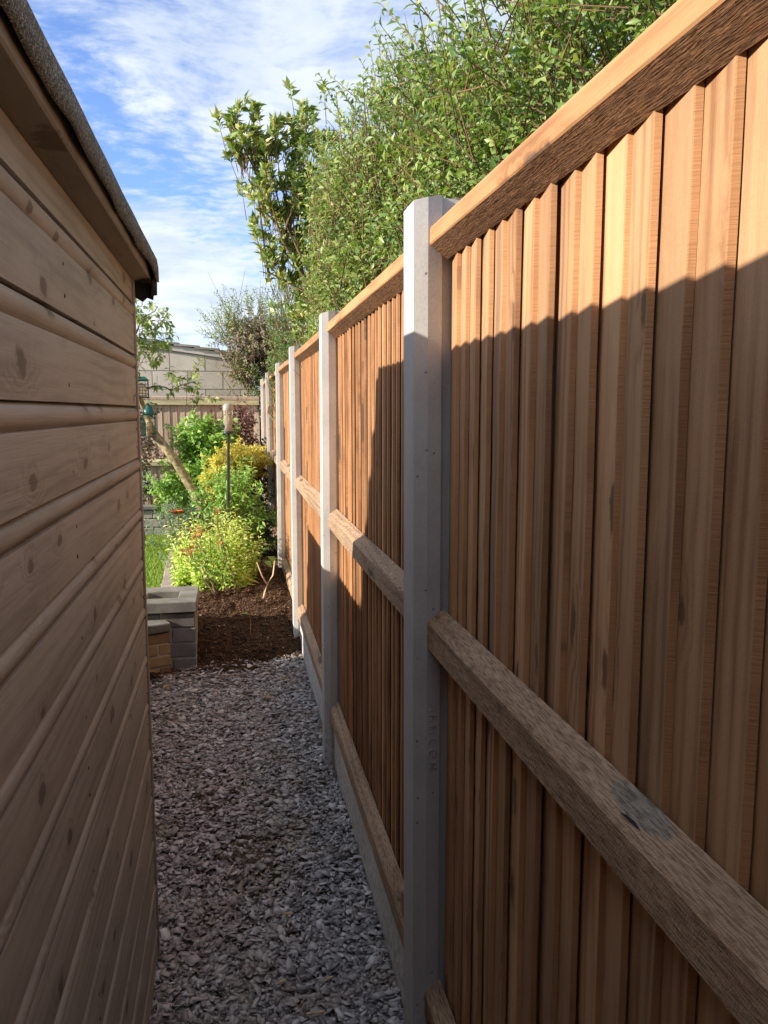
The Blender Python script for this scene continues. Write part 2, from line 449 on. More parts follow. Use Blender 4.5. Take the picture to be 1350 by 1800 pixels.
leaf('privet_leaf', [(0.085, 0.151, 0.04), (0.139, 0.239, 0.058), (0.224, 0.327, 0.079), (0.339, 0.407, 0.122)], 0.32, 0.38)
leaf('hawthorn_leaf', [(0.099, 0.17, 0.045), (0.167, 0.264, 0.066), (0.247, 0.34, 0.092), (0.396, 0.443, 0.154)], 0.34, 0.42)
leaf('laurel_leaf', [(0.116, 0.2, 0.054), (0.194, 0.292, 0.079), (0.31, 0.387, 0.124), (0.568, 0.491, 0.223)], 0.28, 0.34)
leaf('conifer_leaf', [(0.084, 0.193, 0.05), (0.151, 0.29, 0.076), (0.218, 0.354, 0.101)], 0.25, 0.6)
leaf('plum_leaf', [(0.07, 0.029, 0.036), (0.119, 0.052, 0.058), (0.196, 0.111, 0.098)], 0.2, 0.5)
leaf('smoke_leaf', [(0.182, 0.117, 0.111), (0.26, 0.195, 0.156), (0.182, 0.221, 0.091), (0.338, 0.26, 0.221)], 0.25, 0.6)
leaf('dark_green_leaf', [(0.025, 0.055, 0.015), (0.05, 0.09, 0.025), (0.075, 0.12, 0.035)], 0.25, 0.4)
leaf('apple_leaf', [(0.139, 0.204, 0.053), (0.211, 0.293, 0.081), (0.309, 0.39, 0.139), (0.439, 0.488, 0.211)], 0.35, 0.45)
leaf('lime_leaf', [(0.281, 0.444, 0.069), (0.454, 0.645, 0.123), (0.648, 0.72, 0.201), (0.72, 0.72, 0.324)], 0.38, 0.5)
leaf('green_leaf', [(0.136, 0.268, 0.052), (0.23, 0.402, 0.084), (0.354, 0.517, 0.125)], 0.35, 0.45)
leaf('golden_leaf', [(0.437, 0.38, 0.057), (0.598, 0.529, 0.098), (0.713, 0.621, 0.161), (0.483, 0.483, 0.092)], 0.35, 0.5)
leaf('blue_green_leaf', [(0.09, 0.16, 0.10), (0.14, 0.22, 0.14), (0.20, 0.28, 0.18)], 0.25, 0.5)
leaf('silver_leaf', [(0.16, 0.20, 0.17), (0.26, 0.30, 0.25), (0.36, 0.38, 0.33)], 0.15, 0.6)
leaf('pink_leaf', [(0.24, 0.14, 0.15), (0.34, 0.22, 0.22), (0.22, 0.22, 0.12)], 0.25, 0.6)
leaf('rust_petal', [(0.40, 0.17, 0.06), (0.50, 0.24, 0.09), (0.33, 0.13, 0.06)], 0.25, 0.6)
leaf('grass_blade', [(0.13, 0.234, 0.029), (0.208, 0.338, 0.046), (0.286, 0.429, 0.065), (0.39, 0.468, 0.117)], 0.30, 0.5)
leaf('pale_twig', [(0.24, 0.16, 0.09), (0.36, 0.26, 0.16), (0.28, 0.20, 0.12)], 0.0, 0.8, 0.1)
leaf('brown_twig', [(0.13, 0.075, 0.045), (0.20, 0.12, 0.07), (0.24, 0.15, 0.085)], 0.0, 0.8, 0.1)
plain('bark', (0.17, 0.13, 0.075), 0.9, scale=22, var=0.45, bump=0.9)
plain('lichen_bark', (0.30, 0.24, 0.13), 0.9, scale=26, var=0.45, bump=0.9)
plain('cut_wood', (0.55, 0.40, 0.24), 0.8)
plain('nail_metal', (0.018, 0.015, 0.013), 0.8)
plain('black_metal', (0.018, 0.018, 0.02), 0.4, 0.0, spec=0.5)
plain('green_plastic', (0.016, 0.095, 0.08), 0.35, spec=0.5)
plain('wire_green', (0.03, 0.13, 0.085), 0.45, 0.2)
plain('wire_dark', (0.06, 0.075, 0.07), 0.45, 0.3)
plain('peanuts', (0.60, 0.42, 0.24), 0.8, scale=90, var=0.4, bump=1.0)
plain('suet', (0.66, 0.52, 0.34), 0.8, scale=70, var=0.3, bump=0.9)
plain('seed_fill', (0.55, 0.46, 0.30), 0.7, scale=120, var=0.35, bump=0.6)
plain('feeder_lid', (0.33, 0.31, 0.27), 0.4)
plain('clear_plastic', (0.9, 0.9, 0.87), 0.12, trans=0.92, var=0.03, bump=0.0, spec=0.5)
plain('rusty_steel', (0.20, 0.085, 0.04), 0.7, 0.3, scale=60, var=0.5, bump=0.5)
plain('orange_enamel', (0.75, 0.22, 0.03), 0.45)
plain('splinter_wood', (0.52, 0.40, 0.26), 0.85, scale=120, var=0.3, bump=0.6)
plain('dry_leaf', (0.30, 0.20, 0.09), 0.8, scale=60, var=0.4)


# ------------------------------------------------------------------ geometry helpers
class MB:
    def __init__(s):
        s.v, s.f, s.mi = [], [], []

    def add(s, vs, fs, mi=0):
        o = len(s.v)
        s.v += [tuple(p) for p in vs]
        for q in fs:
            s.f.append(tuple(i + o for i in q))
            s.mi.append(mi)
        return s

    def box(s, x0, x1, y0, y1, z0, z1, mi=0, ch=0.0):
        if ch:
            return s.rbox(x0, x1, y0, y1, z0, z1, ch, mi)
        v = [(x, y, z) for z in (z0, z1) for y in (y0, y1) for x in (x0, x1)]
        return s.add(v, [(0, 2, 3, 1), (4, 5, 7, 6), (0, 1, 5, 4), (2, 6, 7, 3), (0, 4, 6, 2), (1, 3, 7, 5)], mi)

    def rbox(s, x0, x1, y0, y1, z0, z1, c, mi=0):
        bm = bmesh.new()
        bmesh.ops.create_cube(bm, size=1)
        for v in bm.verts:
            v.co = ((x0 + x1) / 2 + v.co.x * (x1 - x0), (y0 + y1) / 2 + v.co.y * (y1 - y0), (z0 + z1) / 2 + v.co.z * (z1 - z0))
        bmesh.ops.bevel(bm, geom=bm.edges[:], offset=c, segments=1, affect='EDGES', profile=0.5)
        bm.verts.ensure_lookup_table()
        s.add([v.co[:] for v in bm.verts], [[v.index for v in f.verts] for f in bm.faces], mi)
        bm.free()
        return s

    def prism(s, prof, axis, ts, mi=0, fn=None, caps=True, side_mi=None):
        """prof: closed list of 2-D points; extruded along axis through stations ts. fn(i, t, p) may move points"""
        n = len(prof)
        vs, fs = [], []
        for k, t in enumerate(ts):
            for i, p in enumerate(prof):
                q = fn(i, t, p) if fn else p
                tt = t
                if len(q) == 3:
                    q, tt = q[:2], q[2]
                if axis == 'Y':
                    vs.append((q[0], tt, q[1]))
                elif axis == 'Z':
                    vs.append((q[0], q[1], tt))
                else:
                    vs.append((tt, q[0], q[1]))
        o = len(s.v)
        s.v += vs
        for k in range(len(ts) - 1):
            for i in range(n):
                j = (i + 1) % n
                s.f.append((o + k * n + i, o + k * n + j, o + (k + 1) * n + j, o + (k + 1) * n + i))
                s.mi.append(side_mi[i] if side_mi else mi)
        if caps:
            s.f.append(tuple(o + i for i in range(n))[::-1])
            s.mi.append(mi)
            s.f.append(tuple(o + (len(ts) - 1) * n + i for i in range(n)))
            s.mi.append(mi)
        return s

    def tube(s, pts, rad, n=6, mi=0, caps=True):
        pts = [Vector(p) for p in pts]
        if not hasattr(rad, '__len__'):
            rad = [rad] * len(pts)
        o = len(s.v)
        for k, p in enumerate(pts):
            t = (pts[min(k + 1, len(pts) - 1)] - pts[max(k - 1, 0)]).normalized()
            a = t.orthogonal().normalized() if abs(t.z) > 0.95 else t.cross(Vector((0, 0, 1))).normalized()
            b = t.cross(a).normalized()
            for i in range(n):
                th = 2 * math.pi * i / n
                s.v.append(tuple(p + (a * math.cos(th) + b * math.sin(th)) * rad[k]))
        for k in range(len(pts) - 1):
            for i in range(n):
                j = (i + 1) % n
                s.f.append((o + k * n + i, o + k * n + j, o + (k + 1) * n + j, o + (k + 1) * n + i))
                s.mi.append(mi)
        if caps:
            s.f.append(tuple(o + i for i in range(n))[::-1])
            s.mi.append(mi)
            e = o + (len(pts) - 1) * n
            s.f.append(tuple(e + i for i in range(n)))
            s.mi.append(mi)
        return s

    def lathe(s, prof, n=12, c=(0, 0), mi=0):
        o = len(s.v)
        for r, z in prof:
            for i in range(n):
                th = 2 * math.pi * i / n
                s.v.append((c[0] + r * math.cos(th), c[1] + r * math.sin(th), z))
        for k in range(len(prof) - 1):
            for i in range(n):
                j = (i + 1) % n
                s.f.append((o + k * n + i, o + k * n + j, o + (k + 1) * n + j, o + (k + 1) * n + i))
                s.mi.append(mi)
        return s

    def mesh(s, name, mats, smooth=False):
        me = bpy.data.meshes.new(name)
        me.from_pydata(s.v, [], s.f)
        if isinstance(mats, str):
            mats = [mats]
        for m in mats:
            me.materials.append(MATS[m])
        if len(mats) > 1:
            me.polygons.foreach_set('material_index', s.mi)
        if smooth:
            me.polygons.foreach_set('use_smooth', [True] * len(me.polygons))
        me.validate()
        bm = bmesh.new()
        bm.from_mesh(me)
        bmesh.ops.recalc_face_normals(bm, faces=bm.faces)
        bm.to_mesh(me)
        bm.free()
        me.update()
        return me

    def build(s, name, mats, parent=None, loc=None, smooth=False):
        return link(name, s.mesh(name, mats, smooth), parent, loc)


def link(name, me, parent=None, loc=None, rot=None):
    o = bpy.data.objects.new(name, me)
    col.objects.link(o)
    if parent is not None:
        o.parent = parent
    if loc is not None:
        o.location = loc
    if rot is not None:
        o.rotation_euler = rot
    return o


def tag(o, label=None, cat=None, group=None, kind=None):
    if label:
        o['label'] = label
    if cat:
        o['category'] = cat
    if group:
        o['group'] = group
    if kind:
        o['kind'] = kind
    return o


def thing(name, loc, label, cat, group=None):
    return tag(link(name, None, None, loc), label, cat, group)


def np_mesh(name, verts, faces, mat, k):
    """faces: (n,k) int array"""
    me = bpy.data.meshes.new(name)
    verts = np.ascontiguousarray(verts, dtype=np.float32)
    faces = np.ascontiguousarray(faces, dtype=np.int32)
    me.vertices.add(len(verts))
    me.vertices.foreach_set('co', verts.ravel())
    me.loops.add(faces.size)
    me.loops.foreach_set('vertex_index', faces.ravel())
    me.polygons.add(len(faces))
    me.polygons.foreach_set('loop_start', np.arange(0, faces.size, k, dtype=np.int32))
    me.update(calc_edges=True)
    me.materials.append(MATS[mat])
    return me


def nrm(a):
    return a / np.maximum(1e-9, np.linalg.norm(a, axis=-1, keepdims=True))


def leaf_mesh(name, pos, dirs, up, length, width, mat, fold=0.25, droop=0.15, wide=0.45):
    """every leaf: 5 verts, 4 tris, folded along its midrib"""
    n = len(pos)
    dirs = nrm(dirs)
    side = nrm(np.cross(dirs, up))
    nn = np.cross(side, dirs)
    L = np.broadcast_to(np.asarray(length, float), (n,))[:, None]
    W = np.broadcast_to(np.asarray(width, float), (n,))[:, None]
    v = np.empty((n, 5, 3))
    v[:, 0] = pos
    mid = pos + dirs * L * wide
    v[:, 1] = mid + side * W * 0.5 + nn * W * fold
    v[:, 2] = mid
    v[:, 3] = mid - side * W * 0.5 + nn * W * fold
    v[:, 4] = pos + dirs * L - nn * L * droop
    f = np.array([[0, 2, 1], [0, 3, 2], [1, 2, 4], [2, 3, 4]])
    faces = (f[None] + (np.arange(n) * 5)[:, None, None]).reshape(-1, 3)
    return np_mesh(name, v.reshape(-1, 3), faces, mat, 3)


def stems_mesh(name, a, b, ra, rb, mat):
    """straight three-sided tapering twigs"""
    n = len(a)
    d = nrm(b - a)
    ref = np.where(np.abs(d[:, 2:3]) > 0.9, np.array([[1.0, 0, 0]]), np.array([[0, 0, 1.0]]))
    u = nrm(np.cross(d, ref))
    w = np.cross(d, u)
    v = np.empty((n, 6, 3))
    ra = np.broadcast_to(ra, (n,))[:, None]
    rb = np.broadcast_to(rb, (n,))[:, None]
    for i in range(3):
        c, s = math.cos(i * 2.0944), math.sin(i * 2.0944)
        v[:, i] = a + (u * c + w * s) * ra
        v[:, 3 + i] = b + (u * c + w * s) * rb
    f = np.array([[0, 1, 4, 3], [1, 2, 5, 4], [2, 0, 3, 5]])
    faces = (f[None] + (np.arange(n) * 6)[:, None, None]).reshape(-1, 4)
    return np_mesh(name, v.reshape(-1, 3), faces, mat, 4)


def sprigs(rng, blobs, n, slen, per, out=0.6, upb=0.7, jit=0.45, shell=0.55, clump=0.35, nclump=60):
    """random sprig origins inside a union of ellipsoids; returns origins and tips"""
    vol = np.array([b[3] * b[4] * b[5] for b in blobs]) ** 0.7
    pick = rng.choice(len(blobs), nclump * 1, p=vol / vol.sum())
    B = np.array(blobs)
    d = nrm(rng.normal(size=(nclump, 3)))
    r = rng.uniform(shell ** 3, 1, (nclump, 1)) ** (1 / 3)
    cc = B[pick, :3] + d * r * B[pick, 3:6]
    w = rng.uniform(0.5, 1.5, nclump)
    ci = rng.choice(nclump, n, p=w / w.sum())
    rad = B[pick[ci], 3:6].mean(1, keepdims=True)
    o = cc[ci] + rng.normal(size=(n, 3)) * rad * clump
    ctr = B[pick[ci], :3]
    dr = nrm(o - ctr) * out + np.array([0, 0, upb]) + rng.normal(size=(n, 3)) * jit
    dr = nrm(dr)
    ln = slen * rng.uniform(0.55, 1.25, (n, 1))
    return o, o + dr * ln, dr


def sprig_leaves(rng, o, tip, dr, per, spread=0.9, along=0.5, start=0.15, tipwhorl=False):
    n = len(o)
    t = np.tile(np.linspace(start, 1.0, per), n)
    if tipwhorl:
        t = 1 - (1 - t) ** 2 * 0.75
    idx = np.repeat(np.arange(n), per)
    base = o[idx] + (tip - o)[idx] * t[:, None]
    d = dr[idx]
    ref = np.where(np.abs(d[:, 2:3]) > 0.9, np.array([[1.0, 0, 0]]), np.array([[0, 0, 1.0]]))
    u = nrm(np.cross(d, ref))
    w = np.cross(d, u)
    k = np.tile(np.arange(per), n)
    ang = k * 2.4 + np.repeat(rng.uniform(0, 6.28, n), per) + rng.normal(size=n * per) * 0.4
    rad = u * np.cos(ang)[:, None] + w * np.sin(ang)[:, None]
    ld_ = nrm(rad * spread + d * along + rng.normal(size=(n * per, 3)) * 0.22)
    return base, ld_, d


# ------------------------------------------------------------------ layout constants
GZ = -0.08                          # gravel level
POSTS = [1.715, 3.55, 5.42, 7.27, 9.12, 10.97, -0.13, -1.99]  # last two are unseen posts, added with a panel to darken the passage
SHED_X, SHED_Y = -0.645, 2.315


def bed_z(x, y):
    """top of the planting bed"""
    t = min(1, max(0, (y - 4.95) / 0.9))
    t = t * t * (3 - 2 * t)
    u = min(1, max(0, (y - 7.2) / 3.0))
    e = min(1, max(0, (x + 1.0) / 0.25))
    return -0.10 + e * (0.235 * t - 0.06 * u) + (1 - e) * 0.09


# ------------------------------------------------------------------ setting: ground, path, bed, lawn
def grid(name, x0, x1, y0, y1, nx, ny, zf, mat, kind='structure'):
    xs, ys = np.linspace(x0, x1, nx), np.linspace(y0, y1, ny)
    v = [(x, y, zf(x, y)) for y in ys for x in xs]
    f = [(j * nx + i, j * nx + i + 1, (j + 1) * nx + i + 1, (j + 1) * nx + i) for j in range(ny - 1) for i in range(nx - 1)]
    me = bpy.data.meshes.new(name)
    me.from_pydata(v, [], f)
    me.materials.append(MATS[mat])
    me.polygons.foreach_set('use_smooth', [True] * len(f))
    return tag(link(name, me), kind=kind)


from mathutils import noise as mn
grid('ground', -150, 150, -150, 250, 5, 5, lambda x, y: -0.17, 'ground_earth')


def dirt(x, y):
    """bare worn earth showing through the chippings"""
    a = math.exp(-(((x + 0.50) / 0.17) ** 2 + ((y - 3.35) / 0.22) ** 2)) * 0.75
    b = math.exp(-(((x + 0.36) / 0.15) ** 2 + ((y - 2.85) / 0.22) ** 2)) * 0.95
    c = math.exp(-(((x + 0.46) / 0.3) ** 2 + ((y - 5.05) / 0.22) ** 2)) * 1.2
    return min(1.2, a + b + c)


def path_z(x, y):
    return GZ - 0.028 + 0.022 * min(1, dirt(x, y)) + 0.010 * mn.noise((x * 5, y * 5, 0)) + 0.004 * mn.noise((x * 22, y * 22, 3))


grid('gravel_path', -1.25, 0.06, -2.7, 5.5, 60, 330, path_z, 'path_bed')
grid('planting_bed', -1.02, 0.06, 4.9, 11.1, 70, 330,
     lambda x, y: bed_z(x, y) + 0.035 * mn.noise((x * 6, y * 6, 0)) + 0.02 * mn.noise((x * 19, y * 19, 5)) + 0.008 * mn.noise((x * 45, y * 45, 5)), 'soil')
grid('lawn', -6.0, -1.02, 4.6, 11.0, 30, 40, lambda x, y: -0.03 + 0.01 * mn.noise((x * 2, y * 2, 0)), 'turf')


def slate():
    rng = np.random.default_rng(5)
    n = 68000
    y = 0.9 + (rng.uniform(0, 1, n) ** 1.15) * 4.55
    x = np.where(y > 2.3, rng.uniform(-1.12, 0.035, n), rng.uniform(-0.74, 0.035, n))
    keep = np.array([rng.random() > min(0.93, dirt(a, b) * 0.85) for a, b in zip(x, y)])
    edge = 5.16 + 0.28 * np.clip((x + 0.25) / 0.3, 0, 1) + 0.08 * np.sin(x * 14) - 0.05 * np.cos(x * 31)
    keep &= y < edge + rng.normal(size=n) * 0.04
    x, y = x[keep], y[keep]
    n = len(x)
    size = np.exp(rng.normal(math.log(0.0105), 0.52, n)).clip(0.004, 0.027)
    layer = rng.uniform(0, 1, n)
    pile = 0.020 * np.clip((x + 0.22) / 0.2, 0, 1)
    base = np.array([path_z(a, b) for a, b in zip(x, y)])
    z = base + 0.004 + layer * 0.026 + pile
    K = 5
    ang = np.sort(rng.uniform(0, 2 * math.pi, (n, K)), axis=1) * 0.6 + np.linspace(0, 2 * math.pi, K, endpoint=False)[None] * 0.4
    rr = rng.uniform(0.62, 1.3, (n, K))
    asp = rng.uniform(0.30, 0.85, (n, 1))
    px, py = np.cos(ang) * rr, np.sin(ang) * rr * asp
    th = size * rng.uniform(0.06, 0.20, n)
    loc = np.zeros((n, 2 * K, 3))
    ins = rng.uniform(0.84, 0.99, (n, 1))
    loc[:, :K, 0], loc[:, :K, 1] = px * size[:, None], py * size[:, None]
    loc[:, K:, 0], loc[:, K:, 1] = px * ins * size[:, None], py * ins * size[:, None]
    loc[:, K:, 2] = th[:, None] * (1 + 0.25 * rng.uniform(-1, 1, (n, K)))
    yaw = rng.uniform(0, 6.28, n)
    tilt = np.abs(rng.normal(0, 0.16, n)) + (layer > 0.7) * np.abs(rng.normal(0, 0.20, n))
    ta = rng.uniform(0, 6.28, n)
    cy, sy = np.cos(yaw), np.sin(yaw)
    X = loc[..., 0] * cy[:, None] - loc[..., 1] * sy[:, None]
    Y = loc[..., 0] * sy[:, None] + loc[..., 1] * cy[:, None]
    Z = loc[..., 2]
    ax, ay = np.cos(ta)[:, None], np.sin(ta)[:, None]
    ct, st = np.cos(tilt)[:, None], np.sin(tilt)[:, None]
    dot = X * ax + Y * ay
    cx_, cy_, cz_ = ay * Z, -ax * Z, ax * Y - ay * X
    X2 = X * ct + cx_ * st + ax * dot * (1 - ct)
    Y2 = Y * ct + cy_ * st + ay * dot * (1 - ct)
    Z2 = Z * ct + cz_ * st
    V = np.stack([X2 + x[:, None], Y2 + y[:, None], Z2 + z[:, None]], -1).reshape(-1, 3)
    tris = []
    for i in range(K):
        j = (i + 1) % K
        tris += [(i, j, K + j), (i, K + j, K + i)]
    for i in range(1, K - 1):
        tris.append((K, K + i, K + i + 1))
    F = (np.array(tris)[None] + (np.arange(n) * 2 * K)[:, None, None]).reshape(-1, 3)
    o = link('slate_chippings', np_mesh('slate_chippings', V, F, 'slate_chips', 3))
    tag(o, 'blue grey and plum slate chippings spread along the passage', 'gravel', kind='stuff')


slate()


def crumbs():
    """clods, bark and twig litter on the planting bed"""
    rng = np.random.default_rng(8)
    n = 24000
    y = 4.98 + rng.uniform(0, 1, n) ** 1.7 * 5.2
    x = rng.uniform(-0.68, 0.05, n)
    keep = y > 5.02 + 0.22 * np.clip((x + 0.3) / 0.3, 0, 1) + rng.normal(size=n) * 0.06
    x, y = x[keep], y[keep]
    m2 = 1500
    x = np.append(x, rng.uniform(-0.72, 0.0, m2))
    y = np.append(y, rng.uniform(1.6, 5.1, m2))
    n = len(x)
    z = np.array([max(bed_z(a, b) + 0.035 * mn.noise((a * 6, b * 6, 0)) + 0.02 * mn.noise((a * 19, b * 19, 5)) if b > 4.95 else -9, path_z(a, b) + 0.012 if b < 5.3 else -9) for a, b in zip(x, y)])
    s = np.exp(rng.normal(math.log(0.0048), 0.45, n)).clip(0.002, 0.016)
    stick = rng.random(n) < 0.25
    el = np.where(stick, rng.uniform(2.0, 5.0, n), rng.uniform(0.8, 1.6, n))
    s = np.where(stick, s * 0.55, s)
    octv = np.array([(1, 0, 0), (-1, 0, 0), (0, 1, 0), (0, -1, 0), (0, 0, 1), (0, 0, -1)], float)
    V = octv[None] * rng.uniform(0.6, 1.3, (n, 6, 3))
    V[..., 0] *= el[:, None]
    V *= s[:, None, None]
    V[..., 2] *= 0.8
    yaw = rng.uniform(0, 6.28, n)[:, None]
    X = V[..., 0] * np.cos(yaw) - V[..., 1] * np.sin(yaw)
    Y = V[..., 0] * np.sin(yaw) + V[..., 1] * np.cos(yaw)
    pz = rng.normal(0, 0.2, n)[:, None]
    Z = V[..., 2] + V[..., 0] * pz
    W = np.stack([X + x[:, None], Y + y[:, None], Z + z[:, None] + 0.003], -1).reshape(-1, 3)
    f = np.array([(0, 2, 4), (2, 1, 4), (1, 3, 4), (3, 0, 4), (2, 0, 5), (1, 2, 5), (3, 1, 5), (0, 3, 5)])
    F = (f[None] + (np.arange(n) * 6)[:, None, None]).reshape(-1, 3)
    o = link('soil_litter', np_mesh('soil_litter', W, F, 'soil_crumbs', 3))
    tag(o, 'dark crumbly soil clods and bark litter on the planting bed', 'soil', kind='stuff')


crumbs()


def grass():
    rng = np.random.default_rng(3)
    n = 42000
    x = rng.uniform(-2.3, -1.06, n)
    y = rng.uniform(5.2, 10.4, n)
    p = np.stack([x, y, np.full(n, -0.03)], -1)
    dr = nrm(np.stack([rng.normal(0, 0.35, n), rng.normal(0, 0.35, n), np.ones(n)], -1))
    o = link('grass', leaf_mesh('grass', p, dr, rng.normal(size=(n, 3)), rng.uniform(0.03, 0.055, n), 0.006, 'grass_blade', 0.1, 0.3))
    tag(o, 'short mown sunlit lawn grass left of the flower bed', 'grass', kind='stuff')


grass()

# lawn edging: a row of paver bricks between the lawn and the bed
ed = tag(link('lawn_edging', None, None, (-1.0, 5.45, 0)), kind='structure')
em = MB().box(-0.055, 0.055, -0.1, 0.1, -0.05, 0.035, ch=0.006).mesh('paver', 'edging_paver')
for i in range(24):
    o = link('paver', em, ed, (0.03 * math.sin(i * 0.3) + 0.0, 0.1 + i * 0.21, 0.003 * (i % 3)))
    o.rotation_euler.z = 0.03 * math.sin(i * 2.1)

# ------------------------------------------------------------------ concrete posts
POST_PROF = [(0.0, -0.050), (0.029, -0.0565), (0.060, -0.0515), (0.061, -0.030), (0.108, -0.030), (0.110, -0.052), (0.135, -0.054), (0.15, -0.045)]
POST_PROF = POST_PROF + [(x, -y) for x, y in POST_PROF[::-1]]


def post_top(i, t, p):
    if t > 1.5:
        return (p[0], p[1], t + 0.016 * (1 - abs(p[0] - 0.075) / 0.075))
    return p


pm = MB().prism(POST_PROF, 'Z', [-0.35, 0.3, 0.9, 1.5, 1.978], fn=post_top)
# the cap needs a ridge: replace the flat end cap by a fan to a centre point
capf = pm.f.pop()
pm.mi.pop()
pm.v.append((0.075, 0.0, 1.996))
cidx = len(pm.v) - 1
for i in range(len(capf)):
    pm.f.append((capf[i], capf[(i + 1) % len(capf)], cidx))
    pm.mi.append(0)
post_me = pm.mesh('post', 'post_concrete')
POST_LABELS = [
    'tallest looking concrete post in the foreground, half in shadow, with embossed lettering',
    'second nearest concrete fence post, first one beyond the lettered post',
    'third nearest concrete fence post, where the soil bed begins',
    'fourth nearest concrete fence post, beside the soil bed',
    'fifth nearest concrete fence post, behind the purple shrub',
    'farthest concrete fence post, at the corner with the old back fence',
    'unseen concrete fence post added just behind the viewpoint',
    'unseen concrete fence post added well behind the viewpoint']
posts = []
for i, y in enumerate(POSTS):
    p = link('concrete_post', post_me if i else post_me.copy(), None, (0.0, y, 0.012 if i == 0 else 0.0))
    p.rotation_euler = (0, R((-0.2, 0.12, 0.0, 0.25, -0.2, 0.1, 0, 0)[i]), 0)
    tag(p, POST_LABELS[i], 'post', 'concrete posts of the right hand fence')
    posts.append(p)

# lettering cast into the near post's side, reading downwards
tcv = bpy.data.curves.new('embossed_lettering', 'FONT')
tcv.body = 'ARMCON'
tcv.size = 0.027
tcv.space_character = 1.6
tcv.extrude = 0.0016
tob = bpy.data.objects.new('tmp_text', tcv)
col.objects.link(tob)
bpy.context.view_layer.update()
tme = bpy.data.meshes.new_from_object(tob.evaluated_get(bpy.context.evaluated_depsgraph_get()))
bpy.data.objects.remove(tob)
tme.materials.clear()
tme.materials.append(MATS['post_concrete'])
let = link('embossed_lettering', tme, posts[0])
dx = Vector((0.031, 0.005, 0)).normalized()
run = Vector((0, 0, -1))                       # text runs down
nor = Vector((dx.y, -dx.x, 0)).normalized()    # facing the camera
mtx = Matrix((run, dx, nor)).transposed().to_4x4()
mtx.translation = Vector((0.029, -0.0565, 0.90)) + dx * 0.006 + nor * 0.0002
let.matrix_local = mtx

# ------------------------------------------------------------------ fence panels
rng = random.Random(11)
PITCH_B = 0.0725


def board_mesh(seed):
    """feather-edge board: thick sawn edge towards -y, thin edge tucked under the next"""
    r = random.Random(seed)
    wob = [r.uniform(-0.0016, 0.0016) for _ in range(13)]
    fw_ = [r.uniform(-0.0012, 0.0012) for _ in range(13)]
    z0, z1 = 0.0, 1.765
    ts = [z0 + (z1 - z0) * k / 12 for k in range(13)]
    prof = [(-0.0170, -0.0455), (-0.0180, -0.0440), (-0.0072, 0.030), (-0.004, 0.047), (0.0, 0.047), (0.0, -0.032), (-0.0105, -0.032), (-0.0105, -0.0492)]

    def fn(i, t, p):
        k = min(12, int(round((t - z0) / (z1 - z0) * 12)))
        yy = p[1]
        if i in (0, 1, 7):
            yy += wob[k]
        xx = p[0] + (fw_[k] * 0.5 if i in (0, 1, 2) else 0)
        return (xx, yy)
    return MB().prism(prof, 'Z', ts, fn=fn, side_mi=[1, 0, 0, 0, 1, 1, 1, 1]).mesh('board', ['fence_board_wood', 'fence_edge_wood'])


boards = [board_mesh(s) for s in range(7)]


def bowed(me_rng, amp):
    a = me_rng.uniform(-amp, amp)
    b = me_rng.uniform(-amp, amp)
    return lambda t: a * math.sin(t * 1.7) + b * math.sin(t * 3.9 + 1)


def rail_mesh(kind, seed, L):
    r = random.Random(seed)
    bw = bowed(r, 0.002)
    n = 16
    ts = [-L / 2 + L * k / n for k in range(n + 1)]
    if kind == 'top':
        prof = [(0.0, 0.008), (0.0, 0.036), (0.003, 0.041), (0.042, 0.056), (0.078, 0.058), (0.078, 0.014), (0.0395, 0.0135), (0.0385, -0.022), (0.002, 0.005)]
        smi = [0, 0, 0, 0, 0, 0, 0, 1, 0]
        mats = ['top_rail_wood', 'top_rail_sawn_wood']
    else:
        h = 0.066
        prof = [(0.0, 0.004), (0.0, h - 0.008), (0.005, h - 0.001), (0.0375, h + 0.021), (0.0375, 0.0), (0.004, 0.0)]
        smi = [0] * 6
        mats = ['rail_wood']
    return MB().prism(prof, 'Y', ts, fn=lambda i, t, p: (p[0], p[1] + bw(t)), side_mi=smi).mesh(kind + '_rail', mats)


PANEL_LABELS = [
    'nearest close board fence panel at right, cut by the roof shadow line',
    'second nearest close board fence panel, between the lettered post and the next',
    'third nearest close board fence panel, with a pointed shadow low down',
    'fourth nearest close board fence panel, beside the soil bed',
    'fifth nearest close board fence panel, narrow sunlit strip',
    'farthest close board fence panel, next to the old back fence',
    'unseen close board fence panel added just behind the viewpoint to cut light']
GB_LABELS = [
    'concrete gravel board under the nearest fence panel, mostly out of frame',
    'concrete gravel board at the foot of the second nearest panel along the chippings',
    'concrete gravel board at the foot of the third nearest panel, reaching the soil',
    'concrete gravel board under the fourth nearest panel',
    'concrete gravel board under the fifth nearest panel',
    'concrete gravel board under the farthest panel',
    'unseen concrete gravel board added just behind the viewpoint']
ends = [-0.13] + POSTS[:6]
spans = [(ends[i], ends[i + 1]) for i in range(6)] + [(-1.99, -0.13)]  # final span: unseen panel and gravel board added to cut light from behind
